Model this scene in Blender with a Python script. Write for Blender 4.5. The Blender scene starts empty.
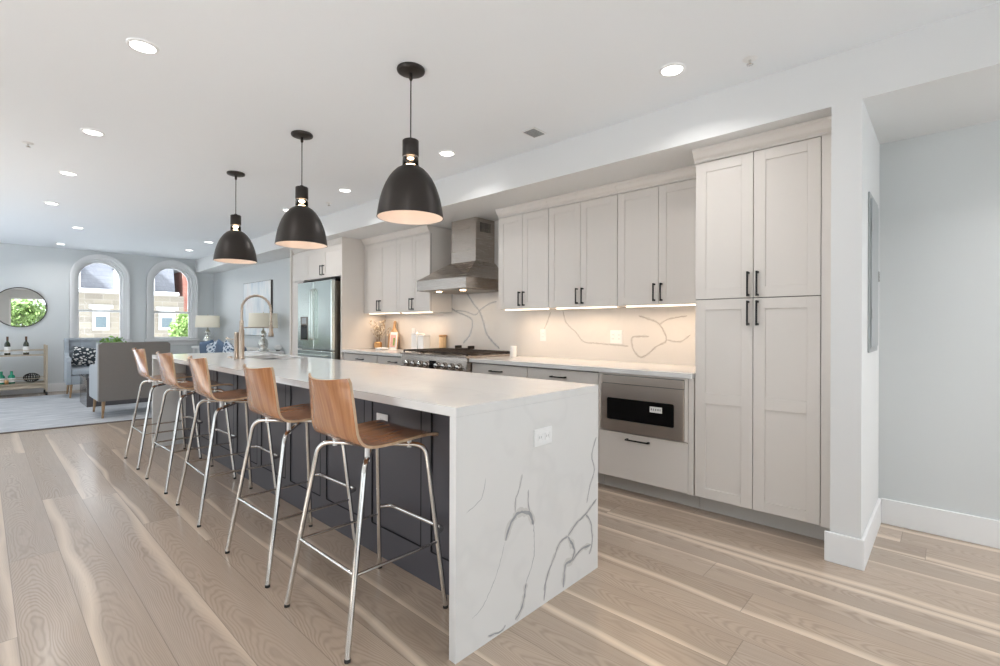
import bpy, bmesh, math, random
from mathutils import Vector, Matrix
PI = math.pi
random.seed(7)
S = bpy.context.scene
COL = S.collection

# ---------------------------------------------------------------- camera
cam_data = bpy.data.cameras.new('camera')
cam_data.sensor_width = 36.0
cam_data.lens = 482.814 * 36 / 1000
cam_data.shift_y = -0.0063
cam_data.clip_start = 0.05
cam_data.clip_end = 300
cam = bpy.data.objects.new('camera', cam_data)
COL.objects.link(cam)
yaw, roll = math.radians(47.085), math.radians(.191)
fw = Vector((math.sin(yaw), math.cos(yaw), 0))
rt = Vector((math.cos(yaw), -math.sin(yaw), 0))
up = Vector((0, 0, 1))
xa = rt * math.cos(roll) + up * math.sin(roll)
ya = up * math.cos(roll) - rt * math.sin(roll)
M = Matrix((xa, ya, -fw)).transposed().to_4x4()
M.translation = Vector((0, 0, 1.203))
cam.matrix_world = M
S.camera = cam

# ---------------------------------------------------------------- world, daylight, exposure
world = bpy.data.worlds.new('world')
S.world = world
world.use_nodes = True
bg = world.node_tree.nodes['Background']
bg.inputs[0].default_value = (0.87, 0.94, 1.0, 1)
bg.inputs[1].default_value = 1.9
S.view_settings.view_transform = 'Standard'
S.view_settings.look = 'None'
S.view_settings.gamma = 1
S.view_settings.use_curve_mapping = False
S.view_settings.exposure = 0.68

def area(name, loc, rot, sx, sy, power, color, portal=False, shape='RECTANGLE'):
    l = bpy.data.lights.new(name, 'AREA')
    l.shape = shape
    l.size = sx
    if shape == 'RECTANGLE':
        l.size_y = sy
    l.energy = power
    l.color = color
    if portal:
        l.cycles.is_portal = True
    o = bpy.data.objects.new(name, l)
    o.location = loc
    o.rotation_euler = rot
    COL.objects.link(o)
    return o

# sky portals in the window openings (no light of their own)
for nm, lc, ro, sx, sy in (('rear_a', (-.8, -3.42, 1.22), (PI / 2, 0, 0), 2.3, 2.35), ('rear_b', (2.05, -3.42, 1.18), (PI / 2, 0, 0), 2.6, 2.25),
                           ('left_a', (-2.74, 1.6, 1.475), (0, -PI / 2, 0), 1.55, 2.3), ('left_b', (-2.74, 6.6, 1.475), (0, -PI / 2, 0), 1.55, 2.3),
                           ('left_c', (-2.74, 9.9, 1.475), (0, -PI / 2, 0), 1.55, 2.0),  # portal for the added opening beside the living area
                           ('front_a', (1.56, 12.12, 1.6), (-PI / 2, 0, 0), .8, 1.7), ('front_b', (2.73, 12.12, 1.6), (-PI / 2, 0, 0), .8, 1.7)):
    area('portal_' + nm, lc, ro, sx, sy, 1, (1, 1, 1), True)
sun = bpy.data.lights.new('sun', 'SUN')
sun.energy = 22
sun.angle = math.radians(8)
sun.color = (.87, .94, 1)
so = bpy.data.objects.new('sun', sun)
so.rotation_euler = Vector((-1.0, 0.08, 1.0)).to_track_quat('Z', 'Y').to_euler()
COL.objects.link(so)

# ---------------------------------------------------------------- materials
class NT:
    def __init__(s, name):
        s.m = bpy.data.materials.new(name)
        s.m.use_nodes = True
        s.t = s.m.node_tree
        s.b = s.t.nodes['Principled BSDF']
    def n(s, typ, **kw):
        nd = s.t.nodes.new(typ)
        for k, v in kw.items():
            if k.startswith('i_'):
                key = k[2:]
                key = int(key) if key.isdigit() else key.replace('_', ' ')
                s.set(nd.inputs[key], v)
            else:
                setattr(nd, k, v)
        return nd
    def set(s, inp, v):
        if isinstance(v, bpy.types.NodeSocket):
            s.t.links.new(v, inp)
        else:
            inp.default_value = v
    def m_(s, op, a, b=0.0, c=None, clamp=False):
        nd = s.t.nodes.new('ShaderNodeMath')
        nd.operation = op
        nd.use_clamp = clamp
        s.set(nd.inputs[0], a)
        s.set(nd.inputs[1], b)
        if c is not None:
            s.set(nd.inputs[2], c)
        return nd.outputs[0]
    def comb(s, x, y, z=0.0):
        nd = s.t.nodes.new('ShaderNodeCombineXYZ')
        s.set(nd.inputs[0], x); s.set(nd.inputs[1], y); s.set(nd.inputs[2], z)
        return nd.outputs[0]
    def pos(s, scale=(1, 1, 1)):
        g = s.t.nodes.new('ShaderNodeNewGeometry').outputs['Position']
        mp = s.t.nodes.new('ShaderNodeMapping')
        s.t.links.new(g, mp.inputs[0])
        mp.inputs['Scale'].default_value = scale
        return mp.outputs[0]
    def obj(s, scale=(1, 1, 1)):
        g = s.t.nodes.new('ShaderNodeTexCoord').outputs['Object']
        mp = s.t.nodes.new('ShaderNodeMapping')
        s.t.links.new(g, mp.inputs[0])
        mp.inputs['Scale'].default_value = scale
        return mp.outputs[0]
    def noise(s, vec, scale, detail=3, rough=.5, w=None):
        nd = s.t.nodes.new('ShaderNodeTexNoise')
        s.set(nd.inputs['Vector'], vec)
        nd.inputs['Scale'].default_value = scale
        nd.inputs['Detail'].default_value = detail
        nd.inputs['Roughness'].default_value = rough
        return nd.outputs[0]
    def mix(s, f, a, b, typ='MIX'):
        nd = s.t.nodes.new('ShaderNodeMixRGB')
        nd.blend_type = typ
        s.set(nd.inputs[0], f)
        for i, v in ((1, a), (2, b)):
            if isinstance(v, tuple) and len(v) == 3:
                v = v + (1,)
            s.set(nd.inputs[i], v)
        return nd.outputs[0]
    def ramp(s, f, stops):
        nd = s.t.nodes.new('ShaderNodeValToRGB')
        s.set(nd.inputs[0], f)
        el = nd.color_ramp.elements
        while len(el) < len(stops):
            el.new(.5)
        for e, (p, c) in zip(el, stops):
            e.position = p
            e.color = (c if isinstance(c, tuple) else (c, c, c)) + (1,)
        return nd.outputs[0]
    def bump(s, h, strength=.1, dist=.01):
        nd = s.t.nodes.new('ShaderNodeBump')
        nd.inputs['Strength'].default_value = strength
        nd.inputs['Distance'].default_value = dist
        s.set(nd.inputs['Height'], h)
        s.t.links.new(nd.outputs[0], s.b.inputs['Normal'])
    def p(s, **kw):
        for k, v in kw.items():
            key = k.replace('_', ' ')
            if isinstance(v, tuple) and len(v) == 3:
                v = v + (1,)
            s.set(s.b.inputs[key], v)
        return s

def plain(name, col, rough=.5, metal=0, var=.04, scale=6, bump=0, **kw):
    t = NT(name)
    n = t.noise(t.obj(), scale, 3)
    a = tuple(max(0, c * (1 - var)) for c in col)
    b = tuple(min(1, c * (1 + var)) for c in col)
    t.p(Base_Color=t.mix(n, a, b), Roughness=rough, Metallic=metal, **kw)
    if bump:
        t.bump(t.noise(t.obj(), scale * 20, 3), bump, .002)
    return t.m

def emit(name, col, strength):
    t = NT(name)
    t.p(Base_Color=(0.9, .9, .9), Emission_Color=col, Emission_Strength=strength, Roughness=.4)
    return t.m

def floor_mat():
    t = NT('oak_planks')
    g = t.t.nodes.new('ShaderNodeNewGeometry').outputs['Position']
    sp = t.t.nodes.new('ShaderNodeSeparateXYZ')
    t.t.links.new(g, sp.inputs[0])
    X, Y = sp.outputs[0], sp.outputs[1]
    W, L = .19, 2.9
    u = t.m_('DIVIDE', t.m_('ADD', X, 5.03), W)
    row = t.m_('FLOOR', u)
    fx = t.m_('FRACT', u)
    wn = t.n('ShaderNodeTexWhiteNoise', noise_dimensions='1D', i_W=row)
    v = t.m_('ADD', t.m_('DIVIDE', Y, L), t.m_('MULTIPLY', wn.outputs[0], 7.3))
    colid = t.m_('FLOOR', v)
    fy = t.m_('FRACT', v)
    idn = t.n('ShaderNodeTexWhiteNoise', noise_dimensions='2D', i_Vector=t.comb(row, colid))
    rs = t.t.nodes.new('ShaderNodeSeparateColor')
    t.t.links.new(idn.outputs[1], rs.inputs[0])
    r1, r2, r3 = rs.outputs[0], rs.outputs[1], rs.outputs[2]
    rid = t.m_('MULTIPLY', r1, 37.0)
    # per-board tone
    base = t.mix(r1, (.385, .295, .222), (.515, .405, .315))
    base = t.mix(t.m_('MULTIPLY', r2, .45), base, (.44, .37, .315))
    # cathedral grain
    vec = t.comb(t.m_('ADD', X, rid), t.m_('MULTIPLY', Y, .28), rid)
    nz = t.noise(vec, 4.2, 3, .5)
    off = t.m_('SUBTRACT', fx, t.m_('ADD', .3, t.m_('MULTIPLY', r3, .4)))
    par = t.m_('MULTIPLY', t.m_('MULTIPLY', off, off), 26.0)
    ph = t.m_('ADD', t.m_('ADD', t.m_('MULTIPLY', Y, 7.0), par), t.m_('MULTIPLY', nz, 15.0))
    gr = t.m_('SINE', t.m_('MULTIPLY', ph, 8.5))
    gr = t.m_('MULTIPLY', t.m_('ADD', gr, 1.0), .5)
    gr = t.m_('POWER', gr, 2.2)
    fine = t.noise(t.comb(t.m_('ADD', t.m_('MULTIPLY', X, 90.0), rid), t.m_('MULTIPLY', Y, 3.2), rid), 1.0, 3, .6)
    msk = t.noise(t.comb(t.m_('MULTIPLY', X, 2.5), t.m_('MULTIPLY', Y, 1.1), rid), 1.5, 2, .5)
    gfac = t.m_('ADD', t.m_('MULTIPLY', t.m_('MULTIPLY', gr, msk), .60), t.m_('MULTIPLY', fine, .50))
    base = t.mix(gfac, t.mix(1.0, base, (1.10, 1.10, 1.10), 'MULTIPLY'), t.mix(1.0, base, (.60, .57, .53), 'MULTIPLY'))
    # pale sapwood streak along the edge of many boards
    sn = t.noise(t.comb(rid, t.m_('MULTIPLY', Y, 1.0), r3), .9, 2, .4)
    c0 = t.m_('MULTIPLY', t.m_('GREATER_THAN', r2, .5), 1.0)
    dist = t.m_('ABSOLUTE', t.m_('SUBTRACT', fx, t.m_('ADD', t.m_('MULTIPLY', c0, .86), t.m_('MULTIPLY', t.m_('SUBTRACT', sn, .42), .9))))
    sap = t.m_('SUBTRACT', 1.0, t.m_('DIVIDE', dist, t.m_('ADD', .09, t.m_('MULTIPLY', r1, .12))), clamp=True)
    sap = t.m_('MULTIPLY', t.m_('POWER', sap, .6), t.m_('GREATER_THAN', r3, .30))
    base = t.mix(t.m_('MULTIPLY', sap, .80), base, (.76, .63, .50))
    # joints
    e1 = t.m_('MINIMUM', fx, t.m_('SUBTRACT', 1.0, fx))
    j1 = t.m_('LESS_THAN', e1, .008)
    e2 = t.m_('MINIMUM', fy, t.m_('SUBTRACT', 1.0, fy))
    j2 = t.m_('LESS_THAN', e2, .0006)
    jj = t.m_('MAXIMUM', j1, j2)
    base = t.mix(t.m_('MULTIPLY', jj, .55), base, (.16, .12, .09))
    t.p(Base_Color=base, Roughness=t.m_('ADD', .25, t.m_('MULTIPLY', gfac, .16)), Coat_Weight=.5, Coat_Roughness=.16)
    t.bump(t.m_('SUBTRACT', t.m_('MULTIPLY', gfac, -.5), jj), .22, .002)
    return t.m

def wood_mat(name, dark, light, scale=1, rough=.35, axis='Z', coat=0.0):
    t = NT(name)
    sc = {'Z': (26, 26, 1.6), 'X': (1.6, 26, 26), 'Y': (26, 1.6, 26), 'XZ': (1.4, 24, 1.4)}[axis]
    vec = t.obj(tuple(c * scale for c in sc))
    n = t.noise(vec, 1.6, 5, .6)
    n2 = t.noise(t.obj((5, 5, .6) if axis == 'Z' else (.6, 5, .6) if axis == 'XZ' else (.6, 5, 5)), 1.5, 2)
    f = t.m_('ADD', t.m_('MULTIPLY', n, .75), t.m_('MULTIPLY', n2, .25))
    t.p(Base_Color=t.ramp(f, [(.32, dark), (.62, light)]), Roughness=rough, Coat_Weight=coat, Coat_Roughness=.15)
    t.bump(n, .05, .001)
    return t.m

def brushed(name, col, rough=.28, vert=False, var=.12):
    t = NT(name)
    sc = (3, 3, 120) if not vert else (120, 120, 3)
    n = t.noise(t.obj(sc), 2, 4, .6)
    t.p(Base_Color=t.mix(n, tuple(c * (1 - var) for c in col), tuple(min(1, c * (1 + var)) for c in col)),
        Metallic=1.0, Roughness=t.m_('ADD', rough - .02, t.m_('MULTIPLY', n, .04)))
    return t.m

def quartz(name, col, rough=.12):
    t = NT(name)
    n1 = t.noise(t.pos(), 1.3, 4, .55)
    n2 = t.noise(t.pos(), 4.0, 5, .6)
    f = t.m_('ABSOLUTE', t.m_('SUBTRACT', n1, .5))
    v = t.m_('SUBTRACT', 1.0, t.m_('MULTIPLY', f, 40.0), clamp=True)
    v = t.m_('MULTIPLY', v, t.m_('MULTIPLY', n2, .22))
    c = t.mix(n2, tuple(x * .97 for x in col), tuple(min(1, x * 1.03) for x in col))
    t.p(Base_Color=t.mix(v, c, (.50, .50, .50)), Roughness=rough)
    return t.m

def fabric(name, col, var=.15, scale=160, rough=.9):
    t = NT(name)
    n = t.noise(t.obj(), scale, 2)
    n2 = t.noise(t.obj(), 5, 3)
    c = t.mix(n, tuple(x * (1 - var) for x in col), tuple(min(1, x * (1 + var)) for x in col))
    c = t.mix(t.m_('MULTIPLY', n2, .25), c, tuple(x * .8 for x in col))
    t.p(Base_Color=c, Roughness=rough, Sheen_Weight=.2)
    t.bump(n, .25, .002)
    return t.m

def glass(name, col=(1, 1, 1), rough=0.0, ior=1.45):
    t = NT(name)
    t.p(Base_Color=col, Roughness=rough, Transmission_Weight=1.0, IOR=ior)
    return t.m

def pane_glass(name):
    t = NT(name)
    tr = t.t.nodes.new('ShaderNodeBsdfTransparent')
    gl = t.t.nodes.new('ShaderNodeBsdfGlossy')
    gl.inputs['Roughness'].default_value = .02
    fr = t.t.nodes.new('ShaderNodeFresnel')
    fr.inputs[0].default_value = 1.35
    mx = t.t.nodes.new('ShaderNodeMixShader')
    t.t.links.new(fr.outputs[0], mx.inputs[0])
    t.t.links.new(tr.outputs[0], mx.inputs[1])
    t.t.links.new(gl.outputs[0], mx.inputs[2])
    t.t.links.new(mx.outputs[0], t.t.nodes['Material Output'].inputs[0])
    return t.m

def brick_mat(name, c1, c2, mortar, scale, bw=.5, rh=.25):
    t = NT(name)
    sp = t.t.nodes.new('ShaderNodeSeparateXYZ')
    t.t.links.new(t.t.nodes.new('ShaderNodeNewGeometry').outputs['Position'], sp.inputs[0])
    vec = t.comb(t.m_('ADD', sp.outputs[0], sp.outputs[1]), sp.outputs[2])
    b = t.n('ShaderNodeTexBrick', i_Vector=vec, i_Color1=c1 + (1,), i_Color2=c2 + (1,), i_Mortar=mortar + (1,), i_Scale=scale,
            i_Brick_Width=bw, i_Row_Height=rh, i_Mortar_Size=.012)
    n = t.noise(t.pos(), 3, 3)
    t.p(Base_Color=t.mix(t.m_('MULTIPLY', n, .5), b.outputs[0], tuple(x * .75 for x in c1)), Roughness=.85)
    t.bump(b.outputs[1], -.2, .01)
    return t.m

def pattern_mat(name, a, b, scale=22):
    t = NT(name)
    w = t.n('ShaderNodeTexVoronoi', i_Vector=t.obj((1, 1, 1.6)), i_Scale=scale)
    f = t.m_('GREATER_THAN', w.outputs[0], .42)
    t.p(Base_Color=t.mix(f, a, b), Roughness=.9)
    return t.m

def paint_mat():
    t = NT('abstract_canvas')
    n = t.noise(t.obj((1, 2.2, .7)), 1.7, 5, .6)
    n2 = t.noise(t.obj((1, 1, 1)), 4.0, 4, .6)
    c = t.ramp(n, [(.30, (.40, .50, .60)), (.45, (.68, .74, .78)), (.58, (.84, .84, .84)), (.72, (.74, .70, .72))])
    t.p(Base_Color=t.mix(t.m_('MULTIPLY', n2, .4), c, (.75, .78, .78)), Roughness=.6)
    return t.m

def rug_mat():
    t = NT('rug_pile')
    n = t.noise(t.pos((1.2, 5, 1)), 2.2, 5, .65)
    n2 = t.noise(t.pos(), 90, 2)
    c = t.ramp(n, [(.33, (.36, .38, .41)), (.66, (.60, .61, .63))])
    t.p(Base_Color=t.mix(t.m_('MULTIPLY', n2, .3), c, (.38, .39, .41)), Roughness=.95)
    t.bump(n2, .3, .004)
    return t.m

MT = dict(
    ceiling=plain('ceiling_paint', (.85, .885, .922), .8, var=.006, scale=1),
    wall=plain('wall_paint', (.66, .685, .69), .6, var=.01, scale=1.2),
    beam=plain('beam_paint', (.75, .755, .755), .6, var=.006, scale=1),
    trim=plain('trim_paint', (.84, .845, .85), .4, var=.01),
    floor=floor_mat(),
    cab=plain('cabinet_paint', (.755, .71, .665), .38, var=.01, scale=2),
    gap=plain('cabinet_shadow_gap', (.20, .18, .165), .7),
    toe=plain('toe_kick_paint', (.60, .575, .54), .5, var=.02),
    black=plain('black_metal', (.018, .017, .016), .35, .6),
    bronze=plain('dark_bronze', (.040, .034, .031), .40, .55, var=.15, scale=3),
    enamel=plain('white_enamel', (.80, .71, .64), .45, var=.01),
    quartz=quartz('white_quartz', (.76, .755, .745)),
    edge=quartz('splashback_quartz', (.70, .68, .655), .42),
    vein=plain('quartz_vein', (.36, .37, .385), .2, var=.3, scale=30),
    halo=plain('quartz_vein_halo', (.64, .63, .615), .25, var=.08, scale=20),
    vein2=plain('quartz_vein_soft', (.47, .44, .41), .2, var=.2, scale=30),
    island=plain('island_paint', (.080, .077, .090), .42, var=.05, scale=2),
    groove=plain('island_groove', (.012, .012, .015), .8),
    walnut=wood_mat('walnut_ply', (.28, .11, .042), (.52, .24, .105), 1.2, .24, 'XZ', .7),
    plyedge=wood_mat('ply_edge', (.42, .27, .16), (.62, .45, .30), 1, .5),
    chrome=plain('brushed_chrome', (.72, .71, .69), .17, 1.0, var=.04, scale=12),
    rubber=plain('black_rubber', (.03, .03, .03), .7),
    steel=brushed('stainless_steel', (.46, .41, .365), .27, var=.05),
    steelm=brushed('stainless_steel_microwave', (.84, .76, .68), .34, var=.06),
    steelv=brushed('stainless_steel_fridge', (.70, .76, .72), .20, True, .03),
    steeld=brushed('dark_steel', (.25, .22, .19), .35),
    nickel=brushed('brushed_nickel', (.50, .42, .35), .28),
    blackglass=plain('black_glass', (.006, .006, .006), .06, 0, var=.2),
    iron=plain('cast_iron', (.035, .026, .022), .55, .3, var=.3, scale=30),
    white=plain('white_plastic', (.86, .86, .86), .4, var=.01),
    slot=plain('outlet_slot', (.35, .35, .35), .6),
    label=plain('paper_label', (.82, .82, .80), .6),
    ink=plain('label_ink', (.25, .25, .26), .6),
    panelgrey=plain('panel_grey', (.42, .44, .45), .45, .2),
    grille=plain('vent_dark', (.18, .18, .18), .6),
    greyfab=fabric('grey_linen', (.20, .188, .180)),
    coolfab=fabric('cool_grey_velvet', (.36, .40, .44)),
    legwood=wood_mat('light_leg_wood', (.24, .14, .07), (.40, .26, .14)),
    pillowbw=pattern_mat('black_white_weave', (.80, .80, .78), (.04, .05, .06)),
    blue=fabric('blue_linen', (.07, .12, .20)),
    bluepat=pattern_mat('blue_white_print', (.06, .11, .19), (.60, .66, .72), 14),
    cream=fabric('cream_linen', (.70, .68, .64)),
    shade=plain('linen_lampshade', (.88, .82, .68), .8, var=.04, scale=80),
    lampglass=plain('mercury_glass', (.62, .62, .58), .12, .8, var=.35, scale=25),
    gold=plain('champagne_metal', (.52, .44, .34), .35, .8, var=.06),
    darktable=plain('dark_lacquer', (.10, .095, .10), .10, 0, var=.1),
    mirror=plain('mirror_glass', (.92, .93, .93), .01, 1.0, var=.002),
    frame=plain('dark_frame', (.05, .045, .04), .5),
    canvas=paint_mat(),
    rug=rug_mat(),
    rugedge=plain('rug_binding', (.16, .14, .13), .8),
    leaf=plain('leaf_green', (.20, .36, .08), .5, var=.35, scale=9),
    leafout=plain('street_tree_leaf', (.17, .26, .07), .6, var=.35, scale=3),
    bark=plain('bark', (.16, .11, .08), .9, var=.3),
    pot=plain('white_ceramic', (.80, .80, .79), .25),
    stem=plain('dried_stem', (.36, .27, .18), .8, var=.2),
    bud=plain('dried_bud', (.80, .73, .62), .8, var=.2, scale=40),
    goldpot=plain('amber_pot', (.60, .34, .14), .3, .5, var=.2),
    board=wood_mat('board_wood', (.50, .28, .13), (.70, .44, .24)),
    bamboo=wood_mat('bamboo', (.55, .36, .18), (.74, .54, .32)),
    pink=plain('pink_cover', (.78, .42, .38), .6, var=.3, scale=18),
    bottle=plain('dark_green_glass', (.025, .035, .015), .08, 0, Coat_Weight=.5),
    green=plain('green_glass', (.02, .28, .16), .08, 0, Coat_Weight=.5),
    foil=plain('bottle_foil', (.10, .05, .03), .4, .5),
    pane=pane_glass('window_pane'),
    clear=glass('clear_glass'),
    stone=brick_mat('facade_stone', (.34, .30, .24), (.22, .19, .16), (.36, .33, .29), 1.0, .55, .22),
    slate=brick_mat('slate_roof', (.17, .175, .20), (.21, .215, .24), (.14, .145, .165), 1.4, .35, .22),
    redbrick=brick_mat('red_brick', (.36, .12, .09), (.40, .18, .13), (.32, .28, .25), 2.4, .5, .18),
    farpaint=plain('facade_trim', (.66, .66, .65), .6),
    farglass=plain('facade_glass', (.13, .17, .19), .6),
    pavement=plain('pavement', (.42, .42, .41), .9, var=.1),
    bulb=emit('bulb_glow', (1, .70, .42, 1), 14),
    lens=emit('downlight_lens', (1, .97, .92, 1), 5),
    strip=emit('led_strip', (1, .80, .58, 1), 2.2),
)

# ---------------------------------------------------------------- mesh builder
class MB:
    def __init__(s):
        s.v = []; s.f = []; s.mi = []; s.sm = []; s.mats = []
    def mat(s, m):
        if m not in s.mats:
            s.mats.append(m)
        return s.mats.index(m)
    def add(s, verts, faces, m, smooth=False, xf=None):
        o = len(s.v)
        for p in verts:
            p = Vector(p)
            s.v.append(xf @ p if xf else p)
        i = s.mat(m)
        for f in faces:
            s.f.append([o + k for k in f]); s.mi.append(i); s.sm.append(smooth)
        return s
    def bm(s, b, m, smooth=False, xf=None):
        b.verts.index_update()
        s.add([v.co.copy() for v in b.verts], [[v.index for v in f.verts] for f in b.faces], m, smooth, xf)
        b.free()
        return s
    def box(s, a, b, m, bev=0.0, seg=2, xf=None, smooth=False):
        x0, y0, z0 = (min(p, q) for p, q in zip(a, b))
        x1, y1, z1 = (max(p, q) for p, q in zip(a, b))
        t = bmesh.new()
        bmesh.ops.create_cube(t, size=1)
        for v in t.verts:
            v.co = Vector(((x0 + x1) / 2 + v.co.x * (x1 - x0), (y0 + y1) / 2 + v.co.y * (y1 - y0), (z0 + z1) / 2 + v.co.z * (z1 - z0)))
        if bev:
            bmesh.ops.bevel(t, geom=list(t.edges), offset=bev, segments=seg, profile=.5, affect='EDGES')
        return s.bm(t, m, smooth, xf)
    def tube(s, pts, r, m, n=10, closed=False, xf=None, cap=True, rs=None):
        pts = [Vector(p) for p in pts]
        N = len(pts)
        tan = []
        for i in range(N):
            if closed:
                d = pts[(i + 1) % N] - pts[i - 1]
            else:
                d = pts[min(i + 1, N - 1)] - pts[max(i - 1, 0)]
            tan.append(d.normalized())
        up_ = Vector((0, 0, 1)) if abs(tan[0].z) < .9 else Vector((1, 0, 0))
        nrm = tan[0].cross(up_).normalized()
        vs = []
        for i in range(N):
            if i:
                ax = tan[i - 1].cross(tan[i])
                if ax.length > 1e-6:
                    nrm = Matrix.Rotation(tan[i - 1].angle(tan[i]), 3, ax.normalized()) @ nrm
            bn = tan[i].cross(nrm).normalized()
            rr = rs[i] if rs else r
            for k in range(n):
                a = 2 * PI * k / n
                vs.append(pts[i] + (nrm * math.cos(a) + bn * math.sin(a)) * rr)
        fs = []
        for i in range(N if closed else N - 1):
            j = (i + 1) % N
            for k in range(n):
                l = (k + 1) % n
                fs.append([i * n + k, i * n + l, j * n + l, j * n + k])
        s.add(vs, fs, m, True, xf)
        if cap and not closed:
            s.add([vs[k] for k in range(n)], [list(range(n))[::-1]], m, False, xf)
            s.add([vs[(N - 1) * n + k] for k in range(n)], [list(range(n))], m, False, xf)
        return s
    def cyl(s, a, b, r, m, n=20, r2=None, xf=None):
        return s.tube([a, b], r, m, n, xf=xf, rs=[r, r if r2 is None else r2])
    def lathe(s, prof, m, n=32, c=(0, 0, 0), xf=None, smooth=True):
        vs = []; fs = []
        for r, z in prof:
            for k in range(n):
                a = 2 * PI * k / n
                vs.append((c[0] + r * math.cos(a), c[1] + r * math.sin(a), c[2] + z))
        for i in range(len(prof) - 1):
            for k in range(n):
                l = (k + 1) % n
                fs.append([i * n + k, i * n + l, (i + 1) * n + l, (i + 1) * n + k])
        if prof[0][0] > 1e-5:
            pass
        return s.add(vs, fs, m, smooth, xf)
    def prism(s, poly, h0, h1, m, axis='Z', xf=None, smooth=False):
        def P(a, b, h):
            return {'Z': (a, b, h), 'Y': (a, h, b), 'X': (h, a, b)}[axis]
        n = len(poly)
        vs = [P(a, b, h0) for a, b in poly] + [P(a, b, h1) for a, b in poly]
        fs = [list(range(n))[::-1], [n + k for k in range(n)]]
        for k in range(n):
            l = (k + 1) % n
            fs.append([k, l, n + l, n + k])
        return s.add(vs, fs, m, smooth, xf)
    def sphere(s, c, r, m, seg=16, sc=(1, 1, 1), xf=None):
        t = bmesh.new()
        bmesh.ops.create_uvsphere(t, u_segments=seg, v_segments=max(6, seg // 2), radius=r)
        for v in t.verts:
            v.co = Vector((c[0] + v.co.x * sc[0], c[1] + v.co.y * sc[1], c[2] + v.co.z * sc[2]))
        return s.bm(t, m, True, xf)
    def grid(s, fn, nu, nv, m, smooth=True, xf=None):
        vs = [fn(i / nu, j / nv) for i in range(nu + 1) for j in range(nv + 1)]
        fs = [[i * (nv + 1) + j, (i + 1) * (nv + 1) + j, (i + 1) * (nv + 1) + j + 1, i * (nv + 1) + j + 1] for i in range(nu) for j in range(nv)]
        return s.add(vs, fs, m, smooth, xf)
    def build(s, name, parent=None, loc=None, fixn=True):
        me = bpy.data.meshes.new(name)
        me.from_pydata([tuple(v) for v in s.v], [], s.f)
        for m in s.mats:
            me.materials.append(m)
        for p, i, sm in zip(me.polygons, s.mi, s.sm):
            p.material_index = i
            p.use_smooth = sm
        if fixn:
            b = bmesh.new()
            b.from_mesh(me)
            bmesh.ops.recalc_face_normals(b, faces=b.faces)
            b.to_mesh(me)
            b.free()
        o = bpy.data.objects.new(name, me)
        COL.objects.link(o)
        if parent:
            o.parent = parent
        if loc:
            o.location = loc
        return o

def tag(o, label, cat, group=None, kind=None):
    if label: o['label'] = label
    if cat: o['category'] = cat
    if group: o['group'] = group
    if kind: o['kind'] = kind
    return o

def thing(name, label, cat, loc=(0, 0, 0), rz=0, group=None):
    o = bpy.data.objects.new(name, None)
    o.empty_display_size = .1
    COL.objects.link(o)
    o.location = loc
    o.rotation_euler = (0, 0, rz)
    return tag(o, label, cat, group)

def struct(name, mb, label=None):
    o = mb.build(name)
    o['kind'] = 'structure'
    if label: o['label'] = label
    return o

def kids(o, table):
    return [c for c in table if c.parent == o]

def dup(root, loc, rz, label, group=None):
    allo = list(COL.objects)
    def cp(o, par):
        c = o.copy()
        COL.objects.link(c)
        if par: c.parent = par
        for ch in kids(o, allo):
            cp(ch, c)
        return c
    r = cp(root, None)
    r.location = loc
    r.rotation_euler = (0, 0, rz)
    r['label'] = label
    if group: r['group'] = group
    return r

def fillet(pts, rad, seg=5):
    pts = [Vector(p) for p in pts]
    out = [pts[0]]
    for i in range(1, len(pts) - 1):
        a, b, c = pts[i - 1], pts[i], pts[i + 1]
        d1, d2 = (a - b), (c - b)
        r = min(rad, d1.length * .49, d2.length * .49)
        p, q = b + d1.normalized() * r, b + d2.normalized() * r
        for k in range(seg + 1):
            t = k / seg
            out.append(p * (1 - t) ** 2 + b * 2 * t * (1 - t) + q * t * t)
    out.append(pts[-1])
    return out

def plate(name, outer, holes, thick, m, place):
    """flat polygon with holes, extruded; place maps (a, b, h) to a world point"""
    cu = bpy.data.curves.new(name, 'CURVE')
    cu.dimensions = '2D'
    cu.fill_mode = 'BOTH'
    cu.extrude = thick / 2
    for loop in [outer] + holes:
        sp = cu.splines.new('POLY')
        sp.points.add(len(loop) - 1)
        for q, (a, b) in zip(sp.points, loop):
            q.co = (a, b, 0, 1)
        sp.use_cyclic_u = True
    tmp = bpy.data.objects.new(name, cu)
    COL.objects.link(tmp)
    dg = bpy.context.evaluated_depsgraph_get()
    me = bpy.data.meshes.new_from_object(tmp.evaluated_get(dg))
    bpy.data.objects.remove(tmp)
    bpy.data.curves.remove(cu)
    mb = MB()
    vs = [place(v.co.x, v.co.y, v.co.z) for v in me.vertices]
    mb.add(vs, [list(p.vertices) for p in me.polygons], m)
    bpy.data.meshes.remove(me)
    return mb

def arch(cx, hw, z0, spring, n=28):
    pts = [(cx - hw, z0), (cx + hw, z0)]
    for k in range(n + 1):
        a = PI * k / n
        pts.append((cx + hw * math.cos(a), spring + hw * math.sin(a)))
    return pts

def circ(cx, cz, r, n=40):
    return [(cx + r * math.cos(2 * PI * k / n), cz + r * math.sin(2 * PI * k / n)) for k in range(n)]

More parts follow.
